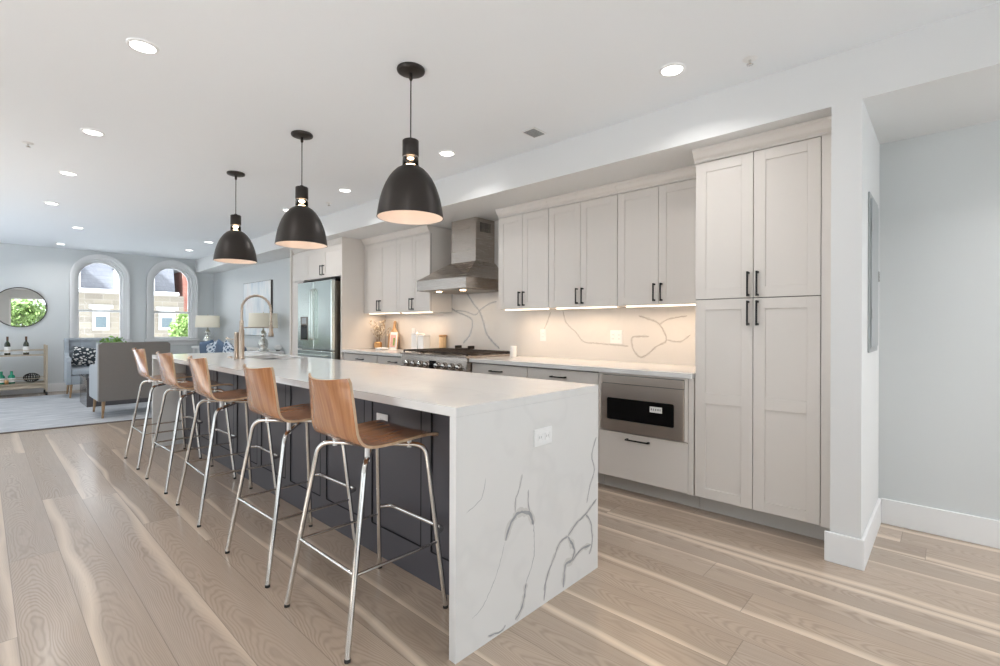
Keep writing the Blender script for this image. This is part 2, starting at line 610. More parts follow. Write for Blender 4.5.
def veins(mb, lines, place, m, scale=1.0, seed=1, halo=None):
    if halo:
        veins(mb, [(p, w) for p, w in lines if w > .9], lambda a, b: place(a, b, .0002), halo, scale * 2.6, seed + 50)
    rnd = random.Random(seed)
    for pts, w in lines:
        pl = []
        if len(pts) > 2:
            sm_ = []
            for i in range(len(pts) - 1):
                p0, p1, p2, p3 = pts[max(0, i - 1)], pts[i], pts[i + 1], pts[min(len(pts) - 1, i + 2)]
                for q in range(4):
                    u = q / 4
                    sm_.append(tuple(.5 * (2 * p1[k] + (p2[k] - p0[k]) * u + (2 * p0[k] - 5 * p1[k] + 4 * p2[k] - p3[k]) * u * u + (3 * p1[k] - p0[k] - 3 * p2[k] + p3[k]) * u ** 3) for k in (0, 1)))
            pts = sm_ + [pts[-1]]
        for i in range(len(pts) - 1):
            a, b = pts[i], pts[i + 1]
            L = math.hypot(b[0] - a[0], b[1] - a[1])
            k = max(1, int(L / .012))
            for q in range(k):
                t = q / k
                pl.append((a[0] + (b[0] - a[0]) * t + rnd.uniform(-.0022, .0022), a[1] + (b[1] - a[1]) * t + rnd.uniform(-.0022, .0022)))
        pl.append(pts[-1])
        vs = []; n = len(pl)
        for i, p in enumerate(pl):
            q0, q1 = pl[max(0, i - 1)], pl[min(n - 1, i + 1)]
            dx, dy = q1[0] - q0[0], q1[1] - q0[1]
            L = math.hypot(dx, dy) or 1
            ww = w * scale * .0016 * rnd.uniform(.6, 1.35) * (.35 if i in (0, n - 1) else 1)
            nx, ny = -dy / L * ww, dx / L * ww
            vs.append(place(p[0] + nx, p[1] + ny)); vs.append(place(p[0] - nx, p[1] - ny))
        mb.add(vs, [[2 * i, 2 * i + 1, 2 * i + 3, 2 * i + 2] for i in range(n - 1)], m)

# ---------------------------------------------------------------- room shell
H, HS = 2.61, 2.345          # ceiling, soffit
YF = 11.873                  # street wall
XL, XR, YB = -2.6, 3.80, -3.3
struct('floor', MB().box((XL - .1, YB - .1, -.12), (XR + .1, YF + .1, 0), MT['floor']), 'wide oak planks with pale sapwood streaks')
struct('ceiling', MB().box((XL - .1, YB - .1, H), (XR + .1, YF + .1, H + .12), MT['ceiling']), 'flat white ceiling')
struct('wall_right', MB().box((XR, YB - .1, 0), (XR + .1, 7.2, H), MT['wall']).box((3.5, 7.2, 0), (XR + .1, YF, H), MT['wall']), 'pale grey wall on the right')
struct('wall_soffit', MB().prism([(2.989, YB), (XR, YB), (XR, 7.2), (XR, YF), (3.14, YF), (2.989, 7.6)], HS, H, MT['beam']), 'white boxed soffit above the wall cabinets')
struct('wall_partition', MB().box((2.989, .318, 0), (XR, .447, HS), MT['beam']), 'short partition wall beside the tall cabinet')
# left and rear walls (behind / beside the camera) with openings
def wl(y, z, h): return (XL - .06 + h, y, z)
lo = [(YB, 0), (YF, 0), (YF, H), (YB, H)]
mb = plate('w', lo, [[(.45, .7), (2.75, .7), (2.75, 2.25), (.45, 2.25)], [(5.45, .7), (7.75, .7), (7.75, 2.25), (5.45, 2.25)], [(8.9, .7), (10.9, .7), (10.9, 2.25), (8.9, 2.25)]], .12, MT['wall'], lambda a, b, h: (XL - .06 + h, a, b))  # farthest opening is unseen, added to brighten the living end
struct('wall_left', mb)
mb = plate('w', [(XL, 0), (XR, 0), (XR, H), (XL, H)], [[(-1.95, .05), (.35, .05), (.35, 2.4), (-1.95, 2.4)], [(.75, .05), (3.35, .05), (3.35, 2.3), (.75, 2.3)]], .12, MT['wall'],
           lambda a, b, h: (a, YB - .06 + h, b))
struct('wall_back', mb)
n_ = 5
for (x0, x1, z1) in ((-1.95, .35, 2.4), (.75, 3.35, 2.3)):
    f = MB()
    for xa_, xb_ in ((x0, x0 + .06), (x1 - .06, x1), ((x0 + x1) / 2 - .04, (x0 + x1) / 2 + .04)):
        f.box((xa_, YB - .09, .05), (xb_, YB - .03, z1), MT['trim'])
    for z in (.05, z1 - .06):
        f.box((x0, YB - .09, z), (x1, YB - .03, z + .06), MT['trim'])
    r = struct('window_%d' % n_, f)
    MB().box((x0 + .05, YB - .065, .1), (x1 - .05, YB - .06, z1 - .05), MT['pane']).build('pane', r)
    n_ += 1
# street wall with two arched windows
WIN = [(1.558, .335, .445), (2.728, .335, .452)]
outer = [(XL, 0), (XR, 0), (XR, H), (XL, H)]
holes = [arch(c, hw + .045, .90, 2.095) for c, hw, ho in WIN]
mb = plate('w', outer, holes, .22, MT['wall'], lambda a, b, h: (a, YF + .11 + h, b))
struct('wall_front', mb, 'pale grey wall with two arched windows')
for i, (c, hw, ho) in enumerate(WIN):
    w = struct('window_%d' % (i + 1), plate('w', arch(c, ho, .93, 2.11), [arch(c, hw + .04, .925, 2.10)], .02, MT['trim'], lambda a, b, h: (a, YF - .011 + h, b)), 'white arched window casing')
    plate('w', arch(c, ho + .0, .94, 2.11), [arch(c, ho - .03, .93, 2.11)], .045, MT['trim'], lambda a, b, h: (a, YF - .0235 + h, b)).build('casing_bead', w)
    plate('w', arch(c, hw + .045, .90, 2.095), [arch(c, hw + .012, .94, 2.095)], .16, MT['trim'], lambda a, b, h: (a, YF + .10 + h, b)).build('jamb', w)
    plate('w', arch(c, hw + .012, 1.46, 2.095), [arch(c, hw - .03, 1.50, 2.095)], .04, MT['trim'], lambda a, b, h: (a, YF + .12 + h, b)).build('upper_sash', w)
    lo_ = [(c - hw - .012, .92), (c + hw + .012, .92), (c + hw + .012, 1.50), (c - hw - .012, 1.50)]
    li_ = [(c - hw + .03, .97), (c + hw - .03, .97), (c + hw - .03, 1.462), (c - hw + .03, 1.462)]
    plate('w', lo_, [li_], .035, MT['trim'], lambda a, b, h: (a, YF + .075 + h, b)).build('lower_sash', w)
    plate('w', arch(c, hw - .025, 1.49, 2.095), [], .004, MT['pane'], lambda a, b, h: (a, YF + .12 + h, b)).build('pane', w)
    MB().box((c - hw + .03, YF + .074, .965), (c + hw - .03, YF + .078, 1.465), MT['pane']).build('pane', w)
    MB().box((c - ho - .03, YF - .07, .885), (c + ho + .03, YF - .001, .925), MT['trim'], .006).box((c - ho, YF - .025, .80), (c + ho, YF - .001, .884), MT['trim'], .003).build('sill', w)
# baseboards
struct('baseboard_partition', MB().box((2.974, .303, 0), (2.9885, .470, .152), MT['trim'], .003).box((2.9885, .303, 0), (3.784, .3175, .152), MT['trim'], .003))
struct('baseboard_right', MB().box((3.785, YB, 0), (3.7995, .303, .152), MT['trim'], .003).box((3.485, 7.21, 0), (3.4995, YF - .016, .152), MT['trim'], .003))
struct('baseboard_front', MB().box((XL, YF - .016, 0), (3.484, YF - .0005, .152), MT['trim'], .003))
struct('baseboard_left', MB().box((XL + .0005, YB, 0), (XL + .015, YF - .017, .152), MT['trim'], .003))

# ---------------------------------------------------------------- ceiling fittings
def make_can(x, y, label, z=H, power=None):
    t = thing('ceiling_light', label, 'ceiling light', (x, y, z), 0, 'recessed ceiling downlights')
    MB().lathe([(.054, -.006), (.057, -.009), (.066, -.006), (.069, -.0005)], MT['trim'], 36).build('trim_ring', t)
    MB().lathe([(.0001, -.004), (.054, -.005)], MT['lens'], 36).build('lens', t)
    l = bpy.data.lights.new('downlight', 'AREA')
    l.shape = 'DISK'; l.size = .10; l.energy = power or CANP; l.color = (1, .98, .96); l.spread = math.radians(140)
    lo_ = bpy.data.objects.new('downlight', l)
    lo_.location = (x, y, z - .013)
    COL.objects.link(lo_)
CANP = 2.6
cans = [(.553, 2.975, 'recessed downlight nearest the top left corner of the ceiling'), (.553, 4.565, 'recessed downlight second nearest in the left row above the stools'),
        (.548, 5.966, 'recessed downlight third in the left row'), (.552, 7.571, 'recessed downlight fourth in the left row, before the rug'),
        (.95, 9.18, 'recessed downlight above the rug by the armchairs'), (.938, 11.25, 'recessed downlight closest to the arched windows at left'),
        (2.566, 1.11, 'large-looking recessed downlight in front of the tall cabinet'), (2.571, 2.984, 'recessed downlight right of the nearest pendant'),
        (2.56, 4.573, 'recessed downlight between the nearest and middle pendants'), (2.535, 5.875, 'recessed downlight partly behind the neck of the middle pendant'),
        (2.609, 9.11, 'recessed downlight left of the farthest pendant shade'), (2.635, 10.35, 'recessed downlight right of the second arched window, far end')]
for c in cans:
    make_can(*c)
for x, y in ((.553, 1.2), (.553, -.9), (2.56, -.9)):  # out-of-view downlights added to light the foreground
    make_can(x, y, 'added unseen downlight continuing the rows to light the foreground')
for x, y in ((3.4, -1.0), (3.4, -2.3)):  # out-of-view downlights added so floor bounce lifts the recess ceiling
    make_can(x, y, 'added unseen downlight to brighten the side recess', HS, 7)
for x, y, lb in ((2.742, .767, 'small round sprinkler head above the tall cabinet'), (.246, 5.214, 'small sprinkler head at the left edge of the ceiling'), (2.707, 5.192, 'small sprinkler head right of the middle pendant')):
    t = thing('sprinkler', lb, 'sprinkler', (x, y, H), 0, 'ceiling sprinklers')
    MB().lathe([(.0001, -.006), (.030, -.005), (.036, -.0005)], MT['trim'], 24).build('escutcheon', t)
    MB().cyl((0, 0, -.028), (0, 0, -.005), .007, MT['chrome'], 10).lathe([(.0001, -.030), (.016, -.030), (.016, -.0275), (.0001, -.0275)], MT['chrome'], 14).build('head', t)
t = thing('ceiling_vent', 'small rectangular air vent in the ceiling near the soffit', 'vent', (2.718, 2.198, H))
v = MB().box((-.075, -.06, -.008), (.075, .06, -.0005), MT['trim'], .002)
v.build('frame', t)
v = MB().box((-.062, -.047, -.0095), (.062, .047, -.0082), MT['grille'])
v.build('backing', t)
v = MB()
for k in range(7):
    y = -.042 + k * .014
    v.box((-.062, y - .002, -.013), (.062, y + .002, -.0097), MT['panelgrey'])
v.build('louvre', t)

# ---------------------------------------------------------------- pendants
def make_pendant():
    t = thing('pendant_lamp', '', 'pendant lamp', (0, 0, 0), 0, 'dark dome pendants above the island')
    MB().lathe([(.0001, -.0005), (.074, -.0005), (.076, -.008), (.074, -.016), (.060, -.022), (.020, -.026), (.0001, -.028)], MT['bronze'], 36).build('canopy', t)
    MB().cyl((0, 0, -.40), (0, 0, -.02), .0035, MT['black'], 8).lathe([(.0001, -.026), (.010, -.028), (.010, -.055), (.005, -.065)], MT['bronze'], 14).build('cord', t)
    MB().lathe([(.0001, -.375), (.012, -.378), (.014, -.388), (.040, -.390), (.044, -.394), (.0445, -.478), (.041, -.480), (.0001, -.480)], MT['bronze'], 32).build('neck', t)
    MB().lathe([(.043, -.481), (.0435, -.530), (.0405, -.530), (.040, -.481)], MT['pane'], 32).build('glass_collar', t)
    b = MB().cyl((0, 0, -.488), (0, 0, -.481), .016, MT['enamel'], 16)
    b.build('socket', t)
    b = MB().sphere((0, 0, -.510), .026, MT['bulb'], 16, (1, 1, 1.1))
    b.build('bulb', t)
    prof = [(.036, -.531), (.050, -.536), (.075, -.551), (.098, -.574), (.118, -.602), (.136, -.636), (.151, -.674), (.163, -.714), (.172, -.760), (.178, -.800), (.180, -.814)]
    s_ = MB().lathe(prof, MT['bronze'], 48)
    inner = [(r - .004, z + (.0 if i == len(prof) - 1 else -.003)) for i, (r, z) in enumerate(prof)]
    s_.lathe([prof[-1], inner[-1]], MT['bronze'], 48)
    s_.lathe([prof[0], inner[0]], MT['bronze'], 48)
    s_.lathe(inner, MT['enamel'], 48)
    s_.build('shade', t, fixn=False)
    return t
pend = make_pendant()
pl = [(1.598, 2.157, 'dark dome pendant nearest the viewer, largest looking of three'), (1.600, 3.475, 'middle dark dome pendant of three over the island'), (1.597, 4.811, 'farthest dark dome pendant, above the tap end of the island')]
for i, (x, y, lb) in enumerate(pl):
    o = pend if i == 0 else dup(pend, (x, y, H), 0, lb)
    o.location = (x, y, H)
    o['label'] = lb
    l = bpy.data.lights.new('pendant_bulb', 'POINT')
    l.energy = .38; l.color = (1, .82, .70); l.shadow_soft_size = .03
    lo_ = bpy.data.objects.new('pendant_bulb', l)
    lo_.location = (x, y, H - .61)
    COL.objects.link(lo_)

# ---------------------------------------------------------------- island
X0, X1, Y0, Y1 = 1.154, 2.105, 1.284, 5.768
TH = .035
END = [([(1.519, 0.596), (1.497, 0.537), (1.478, 0.506), (1.475, 0.453)], 1), ([(1.559, 0.522), (1.557, 0.467), (1.569, 0.423)], 1), ([(1.417, 0.355), (1.443, 0.408), (1.484, 0.441), (1.525, 0.439), (1.569, 0.417), (1.593, 0.367)], 3), ([(1.417, 0.355), (1.366, 0.242), (1.293, 0.152), (1.236, 0.127)], 0.5), ([(1.593, 0.367), (1.596, 0.231), (1.544, 0.139)], 0.8), ([(1.544, 0.139), (1.533, 0.088), (1.513, 0.041), (1.477, 0.017)], 2.2), ([(1.668, 0.014), (1.683, 0.104), (1.741, 0.181), (1.784, 0.23), (1.843, 0.238)], 2), ([(1.843, 0.238), (1.898, 0.158), (1.873, 0.115), (1.826, 0.111), (1.81, 0.016)], 3), ([(1.843, 0.238), (1.915, 0.278), (1.991, 0.298), (2.091, 0.347)], 2), ([(1.991, 0.298), (2.039, 0.241), (2.052, 0.139), (2.024, 0.094)], 1.6), ([(1.88, 0.112), (1.954, 0.139), (2.04, 0.136)], 2.5), ([(2.089, 0.657), (2.045, 0.577), (2.07, 0.496), (2.03, 0.428), (2.003, 0.349)], 1.3), ([(1.303, 0.627), (1.28, 0.557), (1.205, 0.525)], 0.5), ([(1.318, 0.023), (1.393, 0.009), (1.419, 0.02)], 1.2)]
isl = thing('kitchen_island', 'long island with white veined quartz waterfall ends and charcoal panelled side', 'kitchen island', ((X0 + X1) / 2, (Y0 + Y1) / 2, 0))
ic = Vector(isl.location)
def L(*p): return (p[0] - ic.x, p[1] - ic.y, p[2] - ic.z)
def LB(mb, a, b, m, **k): return mb.box(L(*a), L(*b), m, **k)
# worktop with sink cut-out
SX0, SX1, SY0, SY1 = 1.655, 2.005, 4.25, 4.93
def rrect(x0, y0, x1, y1, r, n=5):
    pts = []
    for cx, cy, a0 in ((x1 - r, y1 - r, 0), (x0 + r, y1 - r, 90), (x0 + r, y0 + r, 180), (x1 - r, y0 + r, 270)):
        for k in range(n + 1):
            a = math.radians(a0 + 90 * k / n)
            pts.append((cx + r * math.cos(a), cy + r * math.sin(a)))
    return pts
top = plate('t', [(X0, Y0), (X1, Y0), (X1, Y1), (X0, Y1)], [rrect(SX0, SY0, SX1, SY1, .05)], TH, MT['quartz'], lambda a, b, h: L(a, b, .914 - TH / 2 + h))
top.build('worktop', isl)
w1 = MB(); LB(w1, (X0, Y0, 0), (X1, Y0 + TH, .914 - TH - .0004), MT['quartz'])
veins(w1, END, lambda a, b, k=0: L(a, Y0 - .0005 + k, b), MT['vein'], 1.3, 1, MT['halo'])
w1.build('waterfall_panel', isl)
w1 = MB(); LB(w1, (X0, Y1 - TH, 0), (X1, Y1, .914 - TH - .0004), MT['quartz'])
w1.build('waterfall_panel', isl)
XP = 1.428
body = MB()
LB(body, (XP + .012, Y0 + TH + .001, 0), (X1 - .03, Y1 - TH - .001, .877), MT['island'])
body.build('cabinet_body', isl)
pn = MB()
LB(pn, (XP + .006, Y0 + TH + .001, .0), (XP + .0115, Y1 - TH - .001, .876), MT['island'])
yb = Y0 + TH + .001
LB(pn, (XP, yb, 0), (XP + .006, Y1 - TH - .001, .155), MT['island'])
LB(pn, (XP, yb, .80), (XP + .006, Y1 - TH - .001, .876), MT['island'])
stiles = [1.80 + .4998 * k for k in range(8)]
for y in stiles:
    if y + .038 < Y1 - TH:
        LB(pn, (XP, y - .036, .155), (XP + .006, y + .036, .80), MT['island'])
        for yy in (y - .038, y + .038):
            LB(pn, (XP - .0004, yy - .0035, .155), (XP + .0035, yy + .0035, .86), MT['groove'])
LB(pn, (XP, yb, .155), (XP + .006, yb + .03, .80), MT['island'])
for k in range(9):
    ya_, yc_ = (stiles[k - 1] + .04 if k else yb + .03), (stiles[k] - .04 if k < 8 else Y1 - TH - .01)
    if yc_ > ya_ + .05:
        LB(pn, (XP - .0004, ya_, .152), (XP + .0035, yc_, .157), MT['groove'])
pn.build('side_panel', isl)
# sink bowl
sk = MB()
b0 = rrect(SX0 - .004, SY0 - .004, SX1 + .004, SY1 + .004, .05)
n = len(b0)
z1_, z0_ = .876, .68
vs = [L(x, y, z1_) for x, y in b0] + [L(x, y, z0_) for x, y in b0]
sk.add(vs, [[k, (k + 1) % n, n + (k + 1) % n, n + k] for k in range(n)] + [[n + k for k in range(n)]], MT['steel'], False)
sk.build('sink_bowl', isl, fixn=False)

t = thing('faucet', 'tall brushed nickel spring-neck tap on the island', 'tap', (1.553, 4.53, .9142))
MB().lathe([(.0001, 0), (.030, 0), (.030, .006), (.024, .010), (.0225, .02), (.0225, .25), (.017, .262), (.0165, .33), (.012, .335)], MT['nickel'], 24).build('body', t)
MB().lathe([(.0001, 0), (.026, 0), (.026, .004), (.0185, .010), (.0185, .225), (.016, .232), (.0001, .232)], MT['nickel'], 20, (-.030, .032, 0)).build('handle_column', t)
MB().cyl((-.05, .045, .17), (-.085, .075, .178), .004, MT['nickel'], 8).sphere((-.092, .080, .180), .009, MT['nickel'], 10).build('lever', t)
pts = [(0, 0, .30), (0, 0, .36)]
for k in range(1, 24):
    a = PI - PI * k / 24
    pts.append((.124 + .124 * math.cos(a), -.0, .43 + .128 * math.sin(a)))
pts += [(.248, 0, .38), (.250, 0, .33)]
sp = MB().tube(pts, .0095, MT['nickel'], 12)
pv = [Vector(p) for p in pts]
seg = []
for i in range(len(pv) - 1):
    for q in range(5):
        seg.append(pv[i].lerp(pv[i + 1], q / 5))
hel = []
nn = len(seg)
for i in range(nn):
    tn = (seg[min(i + 1, nn - 1)] - seg[max(i - 1, 0)]).normalized()
    bn = Vector((0, 1, 0)); nm = bn.cross(tn)
    hel.append(seg[i] + (nm * math.cos(i * 1.9) + bn * math.sin(i * 1.9)) * .0125)
sp.tube(hel, .0022, MT['nickel'], 5)
sp.build('spring_neck', t)
MB().lathe([(.0001, .335), (.012, .333), (.013, .30), (.016, .29), (.017, .235), (.023, .215), (.024, .192), (.0001, .192)], MT['nickel'], 20, (.250, 0, 0)).build('spray_head', t)
MB().tube([(0, 0, .272), (.12, 0, .275), (.232, 0, .275)], .005, MT['nickel'], 8).lathe([(.020, -.006), (.020, .006), (.0165, .006), (.0165, -.006), (.020, -.006)], MT['nickel'], 20, (.25, 0, .275)).build('holder_arm', t)
t = thing('soap_button', 'small round nickel button in the worktop left of the tap', 'air switch', (1.545, 4.79, .9142))
MB().lathe([(.0001, .012), (.016, .012), (.018, .009), (.018, .004), (.026, .003), (.026, 0), (.0001, 0)], MT['nickel'], 20).build('cap', t)

def outlet(label, loc, rz, w, h, n, horiz=False, name='wall_outlet', lie=0):
    """plate faces local -Y"""
    t = thing(name, label, 'power outlet', loc, rz)
    MB().box((-w / 2, -.006, -h / 2), (w / 2, -.0004, h / 2), MT['white'], .002).build('plate', t)
    for k in range(n):
        if horiz:
            cx, cz = (k - (n - 1) / 2) * (w * .40), 0
        else:
            cx, cz = (k - (n - 1) / 2) * (w / max(n, 1)), 0
        s_ = MB().box((cx - .0165, -.0075, cz - (.016 if horiz else .033)), (cx + .0165, -.0062, cz + (.016 if horiz else .033)), MT['white'], .002)
        for dz in ((0,) if horiz else (-.017, .017)):
            for dx in (-.006, .006):
                s_.box((cx + dx - .0012, -.0079, cz + dz - .005), (cx + dx + .0012, -.0076, cz + dz + .005), MT['slot'])
        s_.build('socket', t)
    return t
outlet('white outlet set sideways in the quartz end of the island', (1.653, Y0 - .0006, .731), 0, .122, .074, 2, True)
outlet('small white outlet on the charcoal island side above the nearest stool seat', (XP - .0006, 2.16, .720), -PI / 2, .10, .055, 1, True)
outlet('white double-width outlet on the splashback nearest the tall cabinet', (3.7785, 2.125, 1.118), -PI / 2, .118, .118, 2)
outlet('white outlet on the splashback above the white candle end of the worktop', (3.7785, 2.93, 1.122), -PI / 2, .072, .118, 1)
outlet('white outlet on the splashback left of the cooker hood', (3.7785, 5.02, 1.12), -PI / 2, .072, .118, 1)

# ---------------------------------------------------------------- bar stools
def make_stool():
    t = thing('bar_stool', '', 'bar stool', (0, 0, 0), 0, 'walnut ply bar stools along the island')
    # local +X towards the island; seat rear bend at x=0 -> feet at -.09 .. .375
    prof = [(.375, .722), (.355, .734), (.30, .738), (.20, .733), (.12, .728), (.06, .728), (.025, .735), (.002, .752), (-.012, .78), (-.018, .82), (-.024, .88), (-.031, .94), (-.040, 1.005)]
    pv_ = [Vector((x, 0, z)) for x, z in prof]
    fine = []
    for i in range(len(pv_) - 1):
        a = pv_[max(0, i - 1)]; b = pv_[i]; c = pv_[i + 1]; d = pv_[min(len(pv_) - 1, i + 2)]
        for q in range(3):
            u = q / 3
            fine.append(.5 * ((2 * b) + (c - a) * u + (2 * a - 5 * b + 4 * c - d) * u * u + (3 * b - a - 3 * c + d) * u ** 3))
    fine.append(pv_[-1])
    N = len(fine); J = 14
    def surf(off):
        out = []
        for i, p in enumerate(fine):
            s_ = i / (N - 1)
            tn = (fine[min(i + 1, N - 1)] - fine[max(i - 1, 0)]).normalized()
            nm = Vector((-tn.z, 0, tn.x))
            nm = -nm if nm.z > 0 and s_ < .4 else nm
            nm = Vector((tn.z, 0, -tn.x))
            hw = .205 if s_ > .10 else .205 - .020 * (1 - s_ / .10) ** 2
            if s_ > .25: hw = .205 - .037 * ((s_ - .25) / .75) ** .9
            if s_ > .97: hw -= .010 * ((s_ - .97) / .03) ** 2
            k = max(0, (s_ - .50) / .5)
            row = []
            for j in range(J + 1):
                v = j / J * 2 - 1
                bow = -.046 * k * (1 - v * v)
                dip = -.007 * (1 - v * v) * (1 - k) if s_ < .5 else 0
                ztop = 0
                if s_ > .80: ztop = -.013 * (1 - v * v) * (s_ - .80) / .20 - .002 * max(0, abs(v) - .85) / .15
                q = p + Vector((bow, v * hw, dip + ztop)) + nm * off
                row.append(q)
            out.append(row)
        return out
    A, B = surf(0), surf(.011)
    sh = MB()
    def gridadd(R):
        sh.add([q for row in R for q in row], [[i * (J + 1) + j, (i + 1) * (J + 1) + j, (i + 1) * (J + 1) + j + 1, i * (J + 1) + j + 1] for i in range(N - 1) for j in range(J)], MT['walnut'], True)
    gridadd(A); gridadd(B)
    def rim(P_, Q_):
        n2 = len(P_)
        sh.add(P_ + Q_, [[k, k + 1, n2 + k + 1, n2 + k] for k in range(n2 - 1)], MT['plyedge'], True)
    rim([r[0] for r in A], [r[0] for r in B]); rim([r[-1] for r in A], [r[-1] for r in B])
    rim(A[0], B[0]); rim(A[-1], B[-1])
    sh.build('seat_shell', t)
    R = .0105
    zt = .698
    def leg(top, foot, z):
        k = (top[2] - z) / (top[2] - foot[2])
        return Vector(top).lerp(Vector(foot), k)
    for sg, zz in ((1, zt), (-1, zt - .0215)):
        pts_ = fillet([(-.088, sg * .25, .012), (.02, sg * .185, zz), (.315, -sg * .185, zz), (.372, -sg * .25, .012)], .055, 7)
        MB().tube(pts_, R, MT['chrome'], 12).build('leg_frame', t)
        for fx_, fy_ in ((-.088, sg * .25), (.372, -sg * .25)):
            MB().cyl((fx_, fy_, 0), (fx_, fy_, .011), .0113, MT['rubber'], 12).build('foot_cap', t)
    r_ = lambda z, sy: leg((.02, sy * .185, zt), (-.088, sy * .25, .012), z)
    f_ = lambda z, sy: leg((.315, sy * .185, zt), (.372, sy * .25, .012), z)
    fr = MB()
    q = [r_(.285, 1), r_(.285, -1)]
    fr.tube([q[0], q[1]], .007, MT['chrome'], 8)
    for sy in (1, -1):
        fr.tube([r_(.283, sy), f_(.283, sy)], .0065, MT['chrome'], 8)
    fr.build('stretcher', t)
    a, b = f_(.318, 1), f_(.318, -1)
    MB().tube(fillet([a + Vector((-.0, 0, 0)), a + Vector((.055, -.02, 0)), b + Vector((.055, .02, 0)), b], .05, 6), .0095, MT['chrome'], 10).build('footrest', t)
    for x_, z_ in ((.065, 0), (.27, 0)):
        for sg in (-1, 1):
            y_ = sg * (.185 - (x_ - .02) / .295 * .37)
            MB().cyl((x_, y_, zt - (.013 if sg > 0 else .034)), (x_, y_, zt + .022), .010, MT['white'], 10).build('seat_mount', t)
    return t
st = make_stool()
ys = [1.825, 2.547, 3.530, 4.350, 5.205]
lbs = ['walnut bar stool nearest the viewer, beside the waterfall end', 'second walnut bar stool from the viewer, next behind the nearest one', 'middle walnut bar stool of the row of five',
       'fourth walnut bar stool, second from the far end of the island', 'farthest walnut bar stool, beside the grey armchair']
rots = [0.0, .02, -.02, .03, 0]
for i, y in enumerate(ys):
    o = st if i == 0 else dup(st, (.985, y, 0), rots[i], lbs[i])
    o.location = (.985, y, 0)
    o['label'] = lbs[i]

# ---------------------------------------------------------------- kitchen cabinets (faces look towards -X)
def handle(mb, x, y, z, length, vertical=True):
    d = length / 2
    if vertical:
        mb.box((x - .034, y - .005, z - d), (x - .024, y + .005, z + d), MT['black'], .002)
        for s_ in (-1, 1):
            mb.box((x - .025, y - .0065, z + s_ * (d - .008) - .0065), (x - .0005, y + .0065, z + s_ * (d - .008) + .0065), MT['black'], .002)
    else:
        mb.box((x - .034, y - d, z - .005), (x - .024, y + d, z + .005), MT['black'], .002)
        for s_ in (-1, 1):
            mb.box((x - .025, y + s_ * (d - .008) - .0065, z - .0065), (x - .0005, y + s_ * (d - .008) + .0065, z + .0065), MT['black'], .002)
    return mb

def shaker(x, y0, y1, z0, z1, m, rail=.062, mids=(), t_=.02, rec=.007):
    mb = MB()
    mb.box((x + rec, y0 + .002, z0 + .002), (x + t_, y1 - .002, z1 - .002), m)
    mb.box((x, y0, z0), (x + t_ - .001, y0 + rail, z1), m, .0012, 1)
    mb.box((x, y1 - rail, z0), (x + t_ - .001, y1, z1), m, .0012, 1)
    zs = [(z0, z0 + rail), (z1 - rail, z1)] + [(a, b) for a, b in mids]
    for a, b in zs:
        mb.box((x, y0 + rail - .0005, a), (x + t_ - .001, y1 - rail + .0005, b), m, .0012, 1)
    return mb

def in_local(mb, loc):
    l = Vector(loc)
    mb.v = [v - l for v in mb.v]
    return mb

XF = 3.154
def crown(x, y0, y1, m, ret=None):
    poly = [(x + .02, 2.262), (x - .004, 2.262), (x - .004, 2.278), (x - .020, 2.290), (x - .036, 2.318), (x - .045, 2.326), (x - .045, 2.3435), (x + .02, 2.3435)]
    return MB().prism(poly, y0, y1, m, 'Y')

# tall pantry cabinet
loc = (3.47, .83, 0)
t = thing('pantry_cabinet', 'tall greige pantry cabinet with four doors beside the partition wall', 'cabinet', loc)
b = MB().box((XF + .021, .455, .105), (3.797, 1.2095, 2.3435), MT['cab'])
b.box((XF, .4485, .108), (XF + .020, .5155, 2.262), MT['cab'], .001, 1)
b.box((XF + .0212, .4485, .108), (3.797, .4545, 2.262), MT['cab'])
b.box((XF + .0195, .5155, .12), (XF + .0209, 1.208, 2.262), MT['gap'])
in_local(b, loc).build('carcass', t)
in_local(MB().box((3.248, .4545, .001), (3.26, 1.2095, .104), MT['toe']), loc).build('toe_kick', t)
in_local(crown(XF, .4485, 1.2095, MT['cab']), loc).build('crown_molding', t)
for (y0, y1), (z0, z1), mids, hy, hz in (((.519, .8585), (1.384, 2.2585), (), .835, 1.465), ((.8625, 1.203), (1.384, 2.2585), (), .886, 1.465),
                                        ((.519, .8585), (.112, 1.379), ((.717, .787),), .835, 1.290), ((.8625, 1.203), (.112, 1.379), ((.717, .787),), .886, 1.290)):
    d = in_local(shaker(XF, y0, y1, z0, z1, MT['cab'], .064, mids), loc).build('door', t)
    in_local(handle(MB(), XF, hy, hz, .150), loc).build('handle', d)

# base cabinets
def base(label, y0, y1, drawer, handle_y, rest='doors', hl=.15):
    loc = (3.47, (y0 + y1) / 2, 0)
    t = thing('base_cabinet', label, 'cabinet', loc)
    in_local(MB().box((XF + .021, y0, .105), (3.779, y1, .868), MT['cab']).box((XF + .0195, y0 + .001, .12), (XF + .0209, y1 - .001, .868), MT['gap']), loc).build('carcass', t)
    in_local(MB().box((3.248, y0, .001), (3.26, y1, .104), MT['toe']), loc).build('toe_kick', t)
    if drawer:
        d = in_local(MB().box((XF, y0 + .0025, .735), (XF + .019, y1 - .0025, .858), MT['cab'], .0015, 1), loc).build('drawer', t)
        in_local(handle(MB(), XF, handle_y, .803, hl, False), loc).build('handle', d)
        ym = (y0 + y1) / 2
        for ya_, yc_, hy in ((y0 + .0025, ym - .0015, ym - .035), (ym + .0015, y1 - .0025, ym + .035)):
            d = in_local(shaker(XF, ya_, yc_, .112, .731, MT['cab']), loc).build('door', t)
            in_local(handle(MB(), XF, hy, .63, .15), loc).build('handle', d)
    return t, loc
base('greige base cabinet with one drawer just right of the range', 2.6165, 3.293, True, 2.97)
base('greige base cabinet with one drawer left of the microwave', 1.926, 2.6145, True, 2.285)
